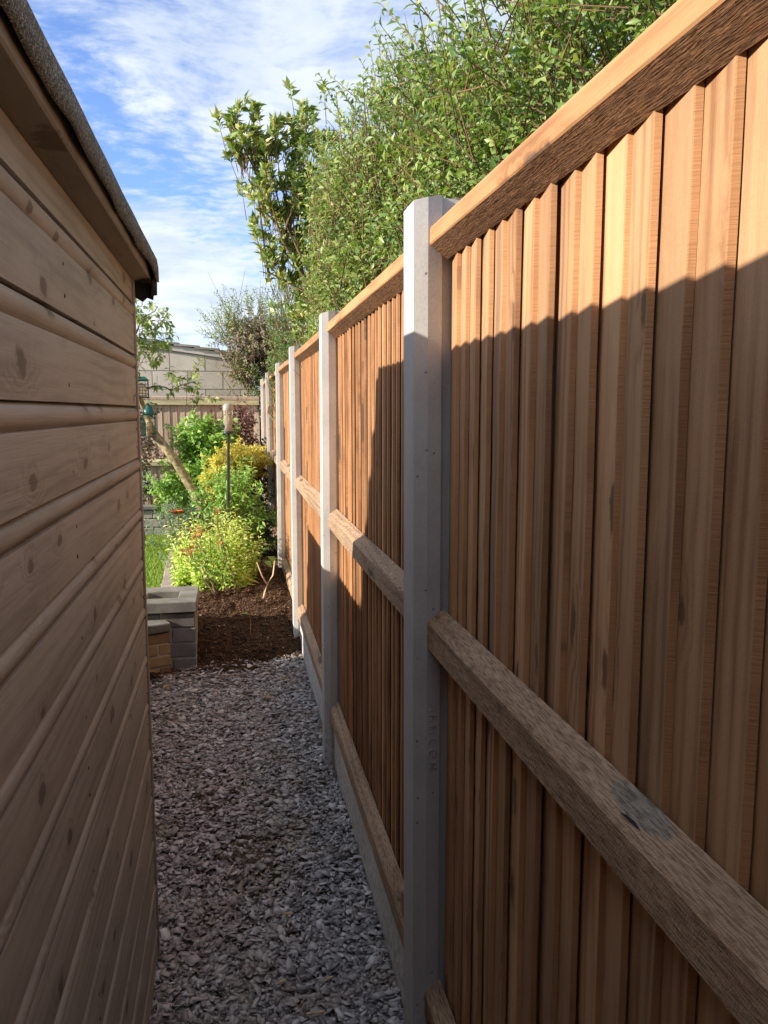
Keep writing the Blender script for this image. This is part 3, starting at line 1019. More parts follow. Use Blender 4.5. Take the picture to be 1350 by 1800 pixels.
for i in range(7):
    a, b = spans[i][0] + 0.034, spans[i][1] - 0.034
    yc = (a + b) / 2
    t = thing('fence_panel', (0.065, yc, 0), PANEL_LABELS[i], 'fence panel', 'close board panels of the right hand fence')
    L = b - a
    n = 25
    for k in range(n):
        yy = b - yc - 0.045 - k * (L - 0.095) / (n - 1)
        o = link('board', boards[rng.randrange(7)], t, (rng.uniform(-0.0018, 0.0018) + 0.0175 - 0.0005 * (k % 2), yy, 0.142 + rng.uniform(-0.004, 0.004)))
        o.rotation_euler = (rng.uniform(-0.0016, 0.0016), 0, rng.uniform(-0.02, 0.012))
    # rails stand in front of the boards, between the post flanges
    Lr = (spans[i][1] - spans[i][0]) - 0.106
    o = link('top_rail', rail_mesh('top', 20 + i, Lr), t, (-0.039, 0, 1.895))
    o = link('middle_rail', rail_mesh('middle', 40 + i, Lr), t, (-0.039, 0, 1.040))
    if i == 0:
        o.data.materials[0] = MATS['near_rail_wood']
        ck = MB().add([(0.0105, -0.052, 0.0720), (0.0122, -0.036, 0.0732), (0.0115, -0.018, 0.0727), (0.0088, -0.008, 0.0708), (0.0088, -0.030, 0.0708)], [(0, 1, 2, 3, 4)])
        ck.build('split', 'nail_metal', o)
    o = link('bottom_rail', rail_mesh('bottom', 60 + i, Lr), t, (-0.039, 0, 0.150))
    # gravel board: shallow recessed face
    h0, h1 = -0.30, 0.138
    L2 = L / 2
    gb = MB()
    gb.prism([(0.0, h0), (0.0, h1 - 0.02), (0.006, h1), (0.04, h1), (0.04, h0)], 'Y', [-L2 + 0.035, 0, L2 - 0.035])
    gb.prism([(0.010, h0), (0.010, h1 - 0.01), (0.038, h1 - 0.01), (0.038, h0)], 'Y', [-L2 + 0.002, -L2 + 0.035])
    gb.prism([(0.010, h0), (0.010, h1 - 0.01), (0.038, h1 - 0.01), (0.038, h0)], 'Y', [L2 - 0.035, L2 - 0.002])
    o = gb.build('gravel_board', 'gravel_board_concrete', None, (0.042, yc, 0))
    tag(o, GB_LABELS[i], 'gravel board', 'concrete gravel boards of the right hand fence')

# ------------------------------------------------------------------ shed
shed = thing('shed', (SHED_X, SHED_Y, 0), 'brown painted timber shed with beaded boards and felt roof, filling the left side', 'shed')
BP = 0.1412
SL = 4.1            # length along y


def shed_board(seed, length, mat):
    r = random.Random(seed)
    fl = 0.1005
    prof = [(-0.016, 0.0), (0.0005, 0.0), (0.0015, fl - 0.003), (0.0005, fl), (-0.0065, fl + 0.0012)]
    for k in range(9):
        th = -math.pi * 0.36 + math.pi * 0.78 * k / 8
        prof.append((-0.0105 + 0.0145 * math.cos(th), fl + 0.0195 + 0.0178 * math.sin(th)))
    prof += [(-0.010, BP - 0.0022), (-0.016, BP - 0.0022)]
    n = 24
    ts = [-length + length * k / n for k in range(n + 1)]
    w1, w2 = r.uniform(-1, 1), r.uniform(-1, 1)
    me = MB().prism(prof, 'Y', ts, fn=lambda i, t, p: (p[0] + 0.0008 * math.sin(t * 3 + w1 * 5), p[1] + 0.0006 * math.sin(t * 2.3 + w2 * 5))).mesh('board', mat, True)
    me.polygons.foreach_set('use_smooth', [len(p.vertices) == 4 for p in me.polygons])
    return me


def shade_flat_edges(me):
    me.set_sharp_from_angle(angle=R(40))


sb = [shed_board(s, SL, 'shed_wood') for s in range(3)]
se = [shed_board(10 + s, 2.0, 'shed_wood') for s in range(2)]
for m_ in sb + se:
    shade_flat_edges(m_)
nail_me = MB().lathe([(0.0, 0.0012), (0.0032, 0.001), (0.0038, 0.0)], 8).mesh('nail', 'nail_metal')
BEAD0 = 1.815 - 13 * BP - 0.1005
NB = 14
for k in range(NB):
    z = BEAD0 + k * BP
    bo = link('board', sb[k % 3], shed, (0, 0.0, z))
    eo = link('board', se[k % 2], shed, (0.0 - 0.018, 0.002, z), (0, 0, R(90)))
    eo.location = (-2.022, -0.016, z)
    if 0 < k:
        for yy in (-0.93, -0.022):
            for dz in (0.028, 0.078):
                no = link('nail', nail_me, bo, (0.0006, yy + 0.004 * math.sin(k * 7 + dz * 100), dz))
                no.rotation_euler = (0, R(90), 0)
    # the two walls out of sight
topz = BEAD0 + NB * BP
MB().box(-0.016, 0.0, -SL, -0.0, topz, 1.96).build('top_board', 'shed_wood', shed)
MB().box(-2.02, -0.0185, -0.02, -0.003, topz, 1.96).build('top_board', 'shed_wood', shed)
MB().box(-0.030, -0.018, -SL, -0.034, 0.0, 1.96).build('light_backing', 'shed_wood', shed)  # backing sheets added behind the boards to stop light leaking through gaps
MB().box(-2.02, -0.031, -0.046, -0.034, 0.0, 1.96).build('light_backing', 'shed_wood', shed)
MB().box(-2.06, -2.04, -SL, 0.0, 0.0, 1.96).build('side_wall', 'shed_wood', shed)
MB().box(-2.04, 0.0, -SL - 0.02, -SL - 0.002, 0.0, 1.96).build('end_wall', 'shed_wood', shed)
MB().box(-2.03, -0.02, -SL + 0.01, -0.03, -0.02, 0.03).build('floor', 'shed_wood', shed)
cp = MB().box(-0.02, 0.0055, 0.0015, 0.026, BEAD0 - 0.02, 1.955, ch=0.002)
cp.build('corner_batten', 'shed_trim_wood', shed)
# base bearer and mossy foot
MB().box(-0.06, -0.020, -SL, -0.01, GZ - 0.03, BEAD0 - 0.004, ch=0.003).build('base_bearer', 'shed_trim_wood', shed)
# fascia batten
fy0, fy1 = -SL - 0.05, 0.045
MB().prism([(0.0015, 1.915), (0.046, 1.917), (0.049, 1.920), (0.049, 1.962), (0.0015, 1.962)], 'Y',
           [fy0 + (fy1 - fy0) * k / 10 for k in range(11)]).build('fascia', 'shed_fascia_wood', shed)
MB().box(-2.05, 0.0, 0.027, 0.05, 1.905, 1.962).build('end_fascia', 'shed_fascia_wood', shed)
# felt: roof sheet, turned-down skirt with an uneven cut edge and a folded corner
roof = MB()
roof.box(-2.11, 0.052, -SL - 0.06, 0.055, 1.964, 1.984)
ro = roof.build('roof', 'roof_felt', shed)
sk_ = MB()
ns = 90
rs = random.Random(4)
y0, y1 = -SL - 0.06, 0.058
drop = [0.0] * (ns + 1)
for k in range(ns + 1):
    drop[k] = 1.933 + 0.002 * math.sin(k * 0.37) + rs.uniform(-0.0025, 0.0025)
for k in range(ns + 1):
    yy = y0 + (y1 - y0) * k / ns
    bul = 0.0012 * math.sin(k * 0.9) + 0.0015 * math.sin(k * 0.31)
    if k > ns - 3:
        drop[k] -= 0.018
        bul += 0.004
    sk_.v += [(0.040, yy, 1.9885), (0.057, yy, 1.9870), (0.0635 + bul * 0.3, yy, 1.978), (0.064 + bul, yy, 1.955), (0.062 + bul * 1.6, yy, drop[k]), (0.058 + bul * 1.6, yy, drop[k])]
for k in range(ns):
    for i in range(5):
        a = k * 6 + i
        sk_.f.append((a, a + 1, a + 7, a + 6))
        sk_.mi.append(0)
sk_.build('felt_skirt', 'roof_felt', shed, smooth=True)
fl_ = MB()
# felt folded round the end of the roof, hanging loose at the corner
pts_top = [(0.062, 0.060, 1.984), (0.03, 0.062, 1.985), (-0.3, 0.062, 1.985), (-2.1, 0.062, 1.985)]
pts_bot = [(0.060, 0.066, 1.885), (0.03, 0.071, 1.874), (-0.3, 0.066, 1.90), (-2.1, 0.066, 1.90)]
fl_.v = pts_top + pts_bot + [(x, y - 0.004, z) for x, y, z in pts_top + pts_bot]
for k in range(3):
    fl_.add([], [])
    fl_.f += [(k, k + 1, 5 + k, 4 + k), (8 + k, 12 + k, 13 + k, 9 + k), (4 + k, 5 + k, 13 + k, 12 + k)]
    fl_.mi += [0, 0, 0]
fl_.add([(0.066, 0.02, 1.955), (0.064, 0.062, 1.985), (0.061, 0.068, 1.883), (0.045, 0.056, 1.878), (0.052, 0.02, 1.912)], [(0, 1, 2, 3, 4)])
fl_.build('felt_end_flap', 'felt_underside', shed)
# ragged felt tongue at the corner
MB().add([(0.050, -0.03, 1.915), (0.056, 0.06, 1.905), (0.050, 0.066, 1.868), (0.034, 0.064, 1.874), (0.022, 0.060, 1.862), (0.004, 0.05, 1.872), (0.004, 0.03, 1.912)],
         [(0, 1, 2, 3, 4, 5, 6)]).build('felt_tongue', 'felt_underside', shed)

# made-up timber store added behind the shed, unseen, to shade the fence foot
store = thing('shadow_store', (-1.75, 3.55, GZ), 'unseen low timber store added behind the shed to cast a shadow on the fence', 'store')
for k in range(11):
    pb = MB().box(0.0, 0.02, -1.11, 1.11, 0.0, 0.118, ch=0.003).mesh('board', 'shadow_store_wood') if k == 0 else pb
    link('board', pb, store, (0.62, 0, 0.06 + k * 0.122))
    link('board', pb, store, (-0.64, 0, 0.06 + k * 0.122))
for yy in (-1.105, 1.085):
    MB().box(-0.62, 0.618, yy, yy + 0.02, 0.06, 1.40).build('end_panel', 'shadow_store_wood', store)
MB().box(-0.68, 0.66, -1.13, 1.13, 1.402, 1.43, ch=0.004).build('lid', 'shadow_store_wood', store)
# raised post end added to cast the pointed tip of the shadow
MB().box(0.56, 0.62, 1.112, 1.172, 0.0, 1.47, ch=0.004).build('shadow_spike_post', 'shadow_store_wood', store)

# unseen end wall and roof, added behind the viewpoint to darken the passage
hw = thing('added_house', (0, -2.75, GZ), 'unseen brick end wall added behind the viewpoint to block light', 'added_house')
MB().box(-5.0, 5.0, -0.25, 0.0, -0.1, 2.5).build('wall', 'added_house_brick', hw)
MB().prism([(-0.75, 3.1), (-0.75, 3.16), (0.28, 2.58), (0.28, 2.5), (-0.2, 2.5)], 'X', [-5.2, 5.2]).build('roof', 'roof_tile', hw)

# ------------------------------------------------------------------ old back fence
BFY = 11.12
bf = thing('back_fence', (-1.7, BFY, 0), 'old pinkish brown boarded fence with mossy rails across the end of the garden', 'fence')
bfr = random.Random(2)
bmes = []
for s in range(4):
    r_ = random.Random(s)
    bmes.append(MB().prism([(-0.052, 0.0), (-0.052, -0.006), (0.047, -0.016), (0.0495, -0.014), (0.0495, 0.0)], 'Z', [0, 0.5, 1.0, 1.66],
                           fn=lambda i, t, p: (p[0] + 0.0015 * math.sin(t * 5 + s), p[1])).mesh('board', 'old_board_wood'))
for k in range(33):
    o = link('board', bmes[bfr.randrange(4)], bf, (-1.52 + k * 0.0985, bfr.uniform(-0.002, 0.002), 0.0))
    o.rotation_euler = (0, bfr.uniform(-0.004, 0.004), bfr.uniform(-0.02, 0.02))
MB().prism([(-0.055, 1.64), (-0.055, 1.70), (-0.05, 1.705), (-0.018, 1.705), (-0.018, 1.64)], 'X', [-1.6, 0, 1.68]).build('top_rail', 'old_rail_wood', bf)
MB().prism([(-0.06, 1.708), (-0.06, 1.742), (0.03, 1.752), (0.03, 1.708)], 'X', [-1.6, 0, 1.68]).build('cap_rail', 'old_board_wood', bf)
MB().prism([(-0.065, 0.83), (-0.065, 0.885), (-0.018, 0.915), (-0.018, 0.83)], 'X', [-1.6, 0, 1.68]).build('middle_rail', 'old_rail_wood', bf)
MB().prism([(-0.065, 0.15), (-0.065, 0.205), (-0.018, 0.235), (-0.018, 0.15)], 'X', [-1.6, 0, 1.68]).build('bottom_rail', 'old_rail_wood', bf)

# ------------------------------------------------------------------ garage of concrete blocks behind the back fence
GY = 12.1
gar = thing('garage', (-0.07, GY, 0), 'buff concrete block garage with low tiled roof behind the back fence', 'garage')


def roof_z(x):
    return 2.27 - x * 0.135      # x relative to the right corner, negative to the left


MB().add([(0, 0.012, -0.1), (-5, 0.012, -0.1), (-5, 0.012, roof_z(-5)), (0, 0.012, roof_z(0)), (0, 5, -0.1), (-5, 5, -0.1), (-5, 5, roof_z(-5)), (0, 5, roof_z(0))],
         [(0, 1, 2, 3), (4, 7, 6, 5), (0, 3, 7, 4), (1, 5, 6, 2), (3, 2, 6, 7), (0, 4, 5, 1)]).build('wall', 'mortar', gar)
bl, bh, jt = 0.502, 0.262, 0.012
z0 = 2.14 - 7 * bh
row = 0
cr_ = random.Random(9)
while z0 + row * bh < 2.9:
    za = z0 + row * bh
    off = -0.19 if row % 2 else -0.44
    x1 = 0.0
    x0 = off
    while x1 > -3.4:
        xa, xb = x0 + jt, x1
        if za > 1.2:
            ta, tb = min(za + bh - jt, roof_z(xa) - 0.002), min(za + bh - jt, roof_z(xb) - 0.002)
            if ta > za + 0.02 and tb > za + 0.005:
                jig = cr_.uniform(-0.002, 0.002)
                MB().add([(xa, jig, za), (xb, jig, za), (xb, jig, tb), (xa, jig, ta), (xa, 0.1, za), (xb, 0.1, za), (xb, 0.1, tb), (xa, 0.1, ta)],
                         [(0, 1, 2, 3), (4, 7, 6, 5), (0, 4, 5, 1), (3, 2, 6, 7), (0, 3, 7, 4), (1, 5, 6, 2)]).build('block', 'block_concrete', gar)
        x1 = x0
        x0 = x1 - bl
    row += 1
MB().add([(0.06, -0.03, roof_z(0.06)), (0.06, -0.03, roof_z(0.06) + 0.075), (-5, -0.03, roof_z(-5) + 0.09), (-5, -0.03, roof_z(-5)),
          (0.06, -0.004, roof_z(0.06)), (0.06, -0.004, roof_z(0.06) + 0.075), (-5, -0.004, roof_z(-5) + 0.09), (-5, -0.004, roof_z(-5))],
         [(0, 1, 2, 3), (4, 7, 6, 5), (0, 4, 5, 1), (3, 2, 6, 7), (1, 5, 6, 2)]).build('barge_board', 'garage_fascia', gar)
tl = MB().prism([(-0.36, 0.0), (0.0, 0.0), (0.0, 0.028), (-0.36, 0.03)], 'Y', [0.0, 0.33, 0.66]).mesh('roof_tile', 'roof_tile')
for k in range(17):
    for j in range(3):
        xx = 0.10 - k * 0.285
        o = link('roof_tile', tl, gar, (xx, -0.06 + j * 0.665, roof_z(xx) + 0.085 + 0.012 + 0.004 * (j % 2)))
        o.rotation_euler = (0, math.atan(0.135) - 0.07 + 0.008 * math.sin(k * 3 + j), 0)
MB().add([(0.1, 1.93, roof_z(0.1) + 0.09), (-5, 1.93, roof_z(-5) + 0.09), (-5, 5.1, roof_z(-5) + 0.09), (0.1, 5.1, roof_z(0.1) + 0.09)], [(0, 1, 2, 3)]).build('roof', 'roof_tile', gar)

# ------------------------------------------------------------------ dark block pillar with hollow coping and low brick wall
pil = thing('block_pillar', (-0.80, 5.08, GZ), 'dark slate coloured block planter pier with a square hole in its coping', 'planter')
pr = random.Random(6)
W0, W1 = -0.16, 0.155
zc = -0.02
for c_ in range(4):
    h = 0.098
    split = 0.0 if c_ % 2 else 0.06
    for (xa, xb) in ((W0, W0 + 0.10 + split), (W0 + 0.106 + split, W1)):
        MB().box(xa + pr.uniform(0, 0.004), xb - pr.uniform(0, 0.003), pr.uniform(-0.004, 0.004), 0.10, zc, zc + h - 0.006, ch=0.006).build('block', 'slate_block', pil)
    MB().box(W0, W1 - 0.004, 0.106, 0.42, zc, zc + h - 0.006, ch=0.006).build('block', 'slate_block', pil)
    zc += h
MB().box(W0 + 0.01, W1 - 0.012, 0.012, 0.41, -0.05, zc - 0.002).build('mortar_core', 'mortar', pil)
cz0, cz1 = zc + 0.002, zc + 0.074
# hollow coping made of four stones round the hole
for (xa, xb, ya, yb) in ((-0.47, W1 + 0.012, -0.022, 0.10), (-0.47, -0.155, 0.103, 0.30), (0.045, W1 + 0.012, 0.103, 0.30), (-0.47, W1 + 0.012, 0.303, 0.44)):
    MB().box(xa, xb, ya, yb, cz0, cz1, ch=0.006).build('coping_stone', 'coping_stone', pil)
MB().box(-0.46, W0 - 0.004, 0.02, 0.42, 0.02, zc, ch=0.004).build('block', 'slate_block', pil)

bw = thing('brick_wall', (-0.985, 4.93, GZ), 'low tan brick wall with a mossy coping, joining the dark block pier', 'wall')
ang = R(24)
bw.rotation_euler = (0, 0, ang)
zc = -0.02
for c_ in range(4):
    off = -0.11 if c_ % 2 else 0.0
    for k in range(3):
        xa = -0.31 + off + k * 0.222
        if xa < 0.16:
            MB().box(max(-0.30, xa), min(0.205, xa + 0.212), pr.uniform(-0.004, 0.002), 0.10, zc, zc + 0.064, ch=0.005).build('brick', 'tan_brick', bw)
    zc += 0.074
MB().box(-0.295, 0.195, 0.008, 0.095, -0.05, zc - 0.01).build('mortar_core', 'mortar', bw)
MB().box(-0.32, -0.05, -0.02, 0.13, zc, zc + 0.055, ch=0.006).build('coping_stone', 'coping_stone', bw)
MB().box(-0.045, 0.205, -0.022, 0.128, zc, zc + 0.055, ch=0.006).build('coping_stone', 'coping_stone', bw)

# raised stone planter at the far side of the lawn
sp = thing('stone_planter', (-1.75, 10.45, -0.03), 'low raised planter of pale walling stones behind the lawn', 'planter')
for c_ in range(3):
    for k in range(6):
        xa = -0.85 + k * 0.30 - (0.14 if c_ % 2 else 0)
        MB().box(xa, xa + 0.292, pr.uniform(-0.006, 0.006), 0.13, c_ * 0.112, c_ * 0.112 + 0.104, ch=0.008).build('stone', 'walling_stone', sp)
MB().box(-0.98, 0.92, 0.012, 0.5, -0.05, 0.325).build('core', 'soil', sp)
for k in range(4):
    MB().box(-0.98 + k * 0.475, -0.98 + k * 0.475 + 0.468, -0.03, 0.16, 0.338, 0.39, ch=0.008).build('coping_stone', 'coping_stone', sp)


# ------------------------------------------------------------------ vegetation
def tapered_limb(mb, rng_, p0, p1, r0, r1, seg=6, wob=0.05, n=6):
    p0, p1 = Vector(p0), Vector(p1)
    L = (p1 - p0).length
    pts, rad = [], []
    for k in range(seg + 1):
        t = k / seg
        w = Vector((rng_.gauss(0, 1), rng_.gauss(0, 1), rng_.gauss(0, 1))) * wob * L * (0 if k in (0, seg) else 1)
        pts.append(p0.lerp(p1, t) + w)
        rad.append(r0 + (r1 - r0) * t)
    mb.tube(pts, rad, n)
    return pts


def shrub(name, label, cat, base, blobs, n, slen, per, llen, lwid, mat, seed, twig='brown_twig', group=None, limbs=7, trunk_r=0.03,
          fold=0.25, droop=0.15, spread=0.9, along=0.5, clump=0.35, nclump=60, shell=0.5, upb=0.7, out=0.6, jit=0.45, tipwhorl=False, wide=0.45,
          twig_r=0.0035, bare=0, xmin=None, via=None):
    """a woody plant: limbs, twigs and leaves in a ragged union of ellipsoids (all in world metres)"""
    rg = np.random.default_rng(seed)
    rr = random.Random(seed)
    root = thing(name, base, label, cat, group)
    bx = Vector(base)
    loc = [(b[0] - bx.x, b[1] - bx.y, b[2] - bx.z, b[3], b[4], b[5]) for b in blobs]
    mb = MB()
    for k in range(limbs):
        b = loc[k % len(loc)]
        tgt = Vector(b[:3]) + Vector((rr.gauss(0, 0.3) * b[3], rr.gauss(0, 0.3) * b[4], rr.gauss(0, 0.3) * b[5]))
        st = Vector((rr.gauss(0, 0.05), rr.gauss(0, 0.05), -0.05))
        if limbs and trunk_r > 0:
            r_ = trunk_r * rr.uniform(0.6, 1.1)
            if via is not None:
                vp = Vector(via) - bx + Vector((rr.gauss(0, 0.08), rr.gauss(0, 0.25), rr.gauss(0, 0.1)))
                tapered_limb(mb, rr, st, vp, r_, r_ * 0.75, 5, 0.03)
                st, r_ = vp, r_ * 0.75
            pts = tapered_limb(mb, rr, st, tgt, r_, trunk_r * 0.22)
            for q in range(4):
                s_ = pts[rr.randrange(2, len(pts))]
                e_ = s_ + Vector((rr.gauss(0, 0.5) * b[3], rr.gauss(0, 0.5) * b[4], rr.uniform(0.1, 0.8) * b[5]))
                tapered_limb(mb, rr, s_, e_, trunk_r * 0.3, trunk_r * 0.1, 4)
    if mb.v:
        mb.build('trunk', 'bark', root, smooth=True)
    o, tip, dr = sprigs(rg, loc, n, slen, per, out=out, upb=upb, jit=jit, shell=shell, clump=clump, nclump=nclump)
    if xmin is not None:
        k_ = (o[:, 0] + bx.x > xmin) & (tip[:, 0] + bx.x > xmin - 0.03)
        o, tip, dr = o[k_], tip[k_], dr[k_]
    ps, ds, ds2 = sprig_leaves(rg, o, tip, dr, per, spread, along, tipwhorl=tipwhorl)
    nl = len(ps)
    upv = rg.normal(size=(nl, 3)) * 0.45 + np.array([-0.75, -0.25, 0.8])
    me = leaf_mesh('foliage', ps, ds, upv, llen * rg.uniform(0.6, 1.25, nl), lwid * rg.uniform(0.7, 1.2, nl), mat, fold, droop, wide)
    link('crown', me, root)
    a, b_ = o - dr * slen * 0.5, tip
    if bare:
        ob, tb, db = sprigs(rg, loc, bare, slen * 1.8, 1, out=0.1, upb=0.9, jit=0.35, shell=0.3, clump=clump, nclump=nclump)
        a, b_ = np.vstack([a, ob]), np.vstack([b_, tb])
    tag(link('twigs', stems_mesh('twigs', a, b_, twig_r, twig_r * 0.45, twig), root), kind='stuff')
    return root


HG = 'shrubs and trees behind the right hand fence'
# large privet mass over the near panels
shrub('privet_tree', 'tall leafy green hedge tree rising behind the nearest fence panels, largest of all', 'tree', (1.75, 3.4, -0.17),
      [(1.05, 4.0, 2.35, 0.75, 0.9, 0.75), (1.35, 3.2, 2.75, 0.85, 0.9, 0.75), (1.6, 2.5, 2.8, 0.85, 0.8, 0.8), (1.45, 4.2, 3.1, 0.7, 0.8, 0.6),
       (1.95, 3.4, 3.5, 0.8, 0.9, 0.6), (1.9, 2.2, 2.2, 0.9, 0.8, 0.8), (1.1, 3.4, 1.9, 0.7, 1.2, 0.5)],
      7000, 0.25, 13, 0.047, 0.022, 'privet_leaf', 21, group=HG, limbs=14, trunk_r=0.035, clump=0.22, nclump=330, xmin=0.16, bare=60, via=(1.3, 3.4, 1.2))
shrub('hawthorn_tree', 'finer leaved green tree with bare reddish stems behind the second fence panel', 'tree', (0.95, 5.0, -0.17),
      [(0.55, 5.2, 2.3, 0.42, 0.75, 0.7), (0.75, 4.8, 2.75, 0.5, 0.7, 0.55), (0.6, 5.6, 1.8, 0.45, 0.9, 0.5), (1.05, 5.1, 3.0, 0.6, 0.7, 0.5), (0.42, 5.8, 2.75, 0.25, 0.4, 0.5)],
      5000, 0.23, 12, 0.040, 0.019, 'hawthorn_leaf', 22, group=HG, limbs=10, trunk_r=0.025, clump=0.22, nclump=230, xmin=0.10, bare=150, via=(0.75, 5.0, 1.3), twig='pale_twig')
shrub('laurel_tree', 'upright tree with whorls of long leaves leaning out over the fence against the sky', 'tree', (0.8, 6.4, -0.17),
      [(-0.36, 6.1, 3.60, 0.07, 0.1, 0.16), (-0.26, 6.1, 3.30, 0.07, 0.1, 0.2), (-0.10, 6.2, 3.45, 0.10, 0.15, 0.22), (0.22, 6.2, 3.45, 0.13, 0.2, 0.28), (0.02, 6.2, 3.05, 0.20, 0.3, 0.32), (0.25, 6.3, 2.8, 0.25, 0.4, 0.4), (0.42, 6.4, 2.3, 0.22, 0.5, 0.45)],
      460, 0.17, 16, 0.080, 0.032, 'laurel_leaf', 23, group=HG, limbs=12, trunk_r=0.024, clump=0.34, nclump=110, upb=1.4, out=0.4, jit=0.25,
      via=(0.55, 6.4, 1.9), tipwhorl=True, spread=0.75, along=0.8, droop=0.25, shell=0.3, twig='brown_twig')
shrub('conifer', 'feathery bright green conifer behind the fourth post', 'tree', (0.35, 8.6, -0.17),
      [(0.28, 8.6, 2.35, 0.36, 0.5, 0.6), (0.40, 8.2, 1.9, 0.35, 0.6, 0.5), (0.2, 8.9, 1.9, 0.3, 0.4, 0.5)],
      1300, 0.16, 16, 0.032, 0.008, 'conifer_leaf', 24, group=HG, limbs=4, trunk_r=0.03, clump=0.2, nclump=80, upb=0.9, spread=0.6, along=0.9, xmin=0.02)
shrub('smoke_bush', 'dusky purple and green bush between the conifer and the garage', 'shrub', (0.15, 11.9, -0.17),
      [(0.15, 11.7, 2.45, 0.33, 0.4, 0.45), (-0.15, 11.8, 2.35, 0.25, 0.3, 0.35), (0.35, 11.2, 2.2, 0.3, 0.4, 0.4)],
      650, 0.2, 14, 0.05, 0.03, 'smoke_leaf', 25, group=HG, limbs=6, trunk_r=0.02, clump=0.25, nclump=60)
shrub('spiky_bush', 'grey green bush with long thin shoots above the garage roof end', 'shrub', (0.22, 11.9, -0.17),
      [(-0.35, 11.85, 2.6, 0.25, 0.2, 0.3), (-0.1, 11.9, 2.75, 0.25, 0.2, 0.3), (0.0, 11.8, 2.2, 0.25, 0.2, 0.4)],
      300, 0.34, 14, 0.045, 0.02, 'hawthorn_leaf', 26, group=HG, limbs=6, trunk_r=0.015, clump=0.3, nclump=40, upb=0.8, bare=25, jit=0.5)
shrub('ivy_bush', 'dark glossy evergreen filling the gap between the garage and the fence end', 'shrub', (0.1, 11.75, -0.17),
      [(0.12, 11.6, 1.75, 0.2, 0.25, 0.5), (0.1, 11.6, 1.0, 0.25, 0.25, 0.7), (0.45, 11.3, 1.7, 0.3, 0.4, 0.5)],
      330, 0.16, 11, 0.075, 0.04, 'dark_green_leaf', 27, group=HG, limbs=4, trunk_r=0.02, clump=0.3, nclump=40)

# apple tree with leaning trunk on the left
ap = thing('apple_tree', (-0.55, 8.0, 0.1), 'leaning lichen covered small tree with a sawn limb, beside the shed corner', 'tree')
ar = random.Random(31)
mb = MB()
P = [Vector(p) for p in ((0.02, 0, -0.1), (-0.10, 0, 0.36), (-0.22, 0, 0.66), (-0.40, 0, 1.0), (-0.575, -0.02, 1.24))]
mb.tube(P, [0.055, 0.05, 0.047, 0.043, 0.042], 9)
mb.tube([P[4] + Vector((0.03, 0.0, -0.06)), P[4] + Vector((-0.06, 0.04, 0.14)), P[4] + Vector((-0.15, 0.05, 0.42)), P[4] + Vector((-0.22, 0.02, 0.85)), P[4] + Vector((-0.2, -0.02, 1.2))],
        [0.03, 0.028, 0.024, 0.017, 0.008], 7)
mb.build('trunk', 'lichen_bark', ap, smooth=True)
MB().lathe([(0.0, 0.002), (0.038, 0.0)], 10).build('sawn_end', 'cut_wood', ap, P[4] + Vector((0.0, -0.012, 0.008))).rotation_euler = (R(-12), R(-38), 0)
mb = MB()
top = P[4] + Vector((-0.22, 0.02, 0.85))
fork = P[4] + Vector((-0.15, 0.05, 0.42))
tapered_limb(mb, ar, fork, fork + Vector((0.50, -0.1, 0.06)), 0.012, 0.004, 6, 0.03)
tapered_limb(mb, ar, top, top + Vector((0.30, -0.1, 0.34)), 0.012, 0.003, 6, 0.05)
tapered_limb(mb, ar, top, top + Vector((-0.5, 0.1, 0.45)), 0.012, 0.003, 6, 0.05)
tapered_limb(mb, ar, fork, fork + Vector((-0.6, 0.0, 0.35)), 0.014, 0.004, 6, 0.04)
mb.build('branches', 'bark', ap, smooth=True)
rg = np.random.default_rng(32)
bl_ = [(fork.x + 0.32, -0.08, fork.z + 0.04, 0.20, 0.12, 0.10), (fork.x + 0.08, 0, fork.z + 0.30, 0.13, 0.12, 0.26), (top.x + 0.16, -0.05, top.z + 0.17, 0.14, 0.12, 0.14),
       (top.x - 0.3, 0.05, top.z + 0.25, 0.3, 0.2, 0.25), (fork.x - 0.4, 0, fork.z + 0.2, 0.3, 0.2, 0.25)]
o_, t_, d_ = sprigs(rg, bl_, 190, 0.15, 9, out=0.5, upb=0.1, shell=0.2, clump=0.45, nclump=60)
p_, l_, _ = sprig_leaves(rg, o_, t_, d_, 9, 0.9, 0.5)
nl = len(p_)
l_ = nrm(l_ + np.array([0, 0, -0.45]))
link('crown', leaf_mesh('foliage', p_, l_, rg.normal(size=(nl, 3)) * 0.4 + np.array([0, 0, 1.0]), 0.068 * rg.uniform(0.7, 1.2, nl), 0.036, 'apple_leaf', 0.2, 0.2), ap)
link('twigs', stems_mesh('twigs', o_ - d_ * 0.12, t_, 0.003, 0.0015, 'brown_twig'), ap)


def clump_plant(name, label, cat, base, blobs, n, slen, per, llen, lwid, mat, seed, **kw):
    kw.setdefault('limbs', 0)
    kw.setdefault('twig_r', 0.002)
    return shrub(name, label, cat, base, blobs, n, slen, per, llen, lwid, mat, seed, **kw)


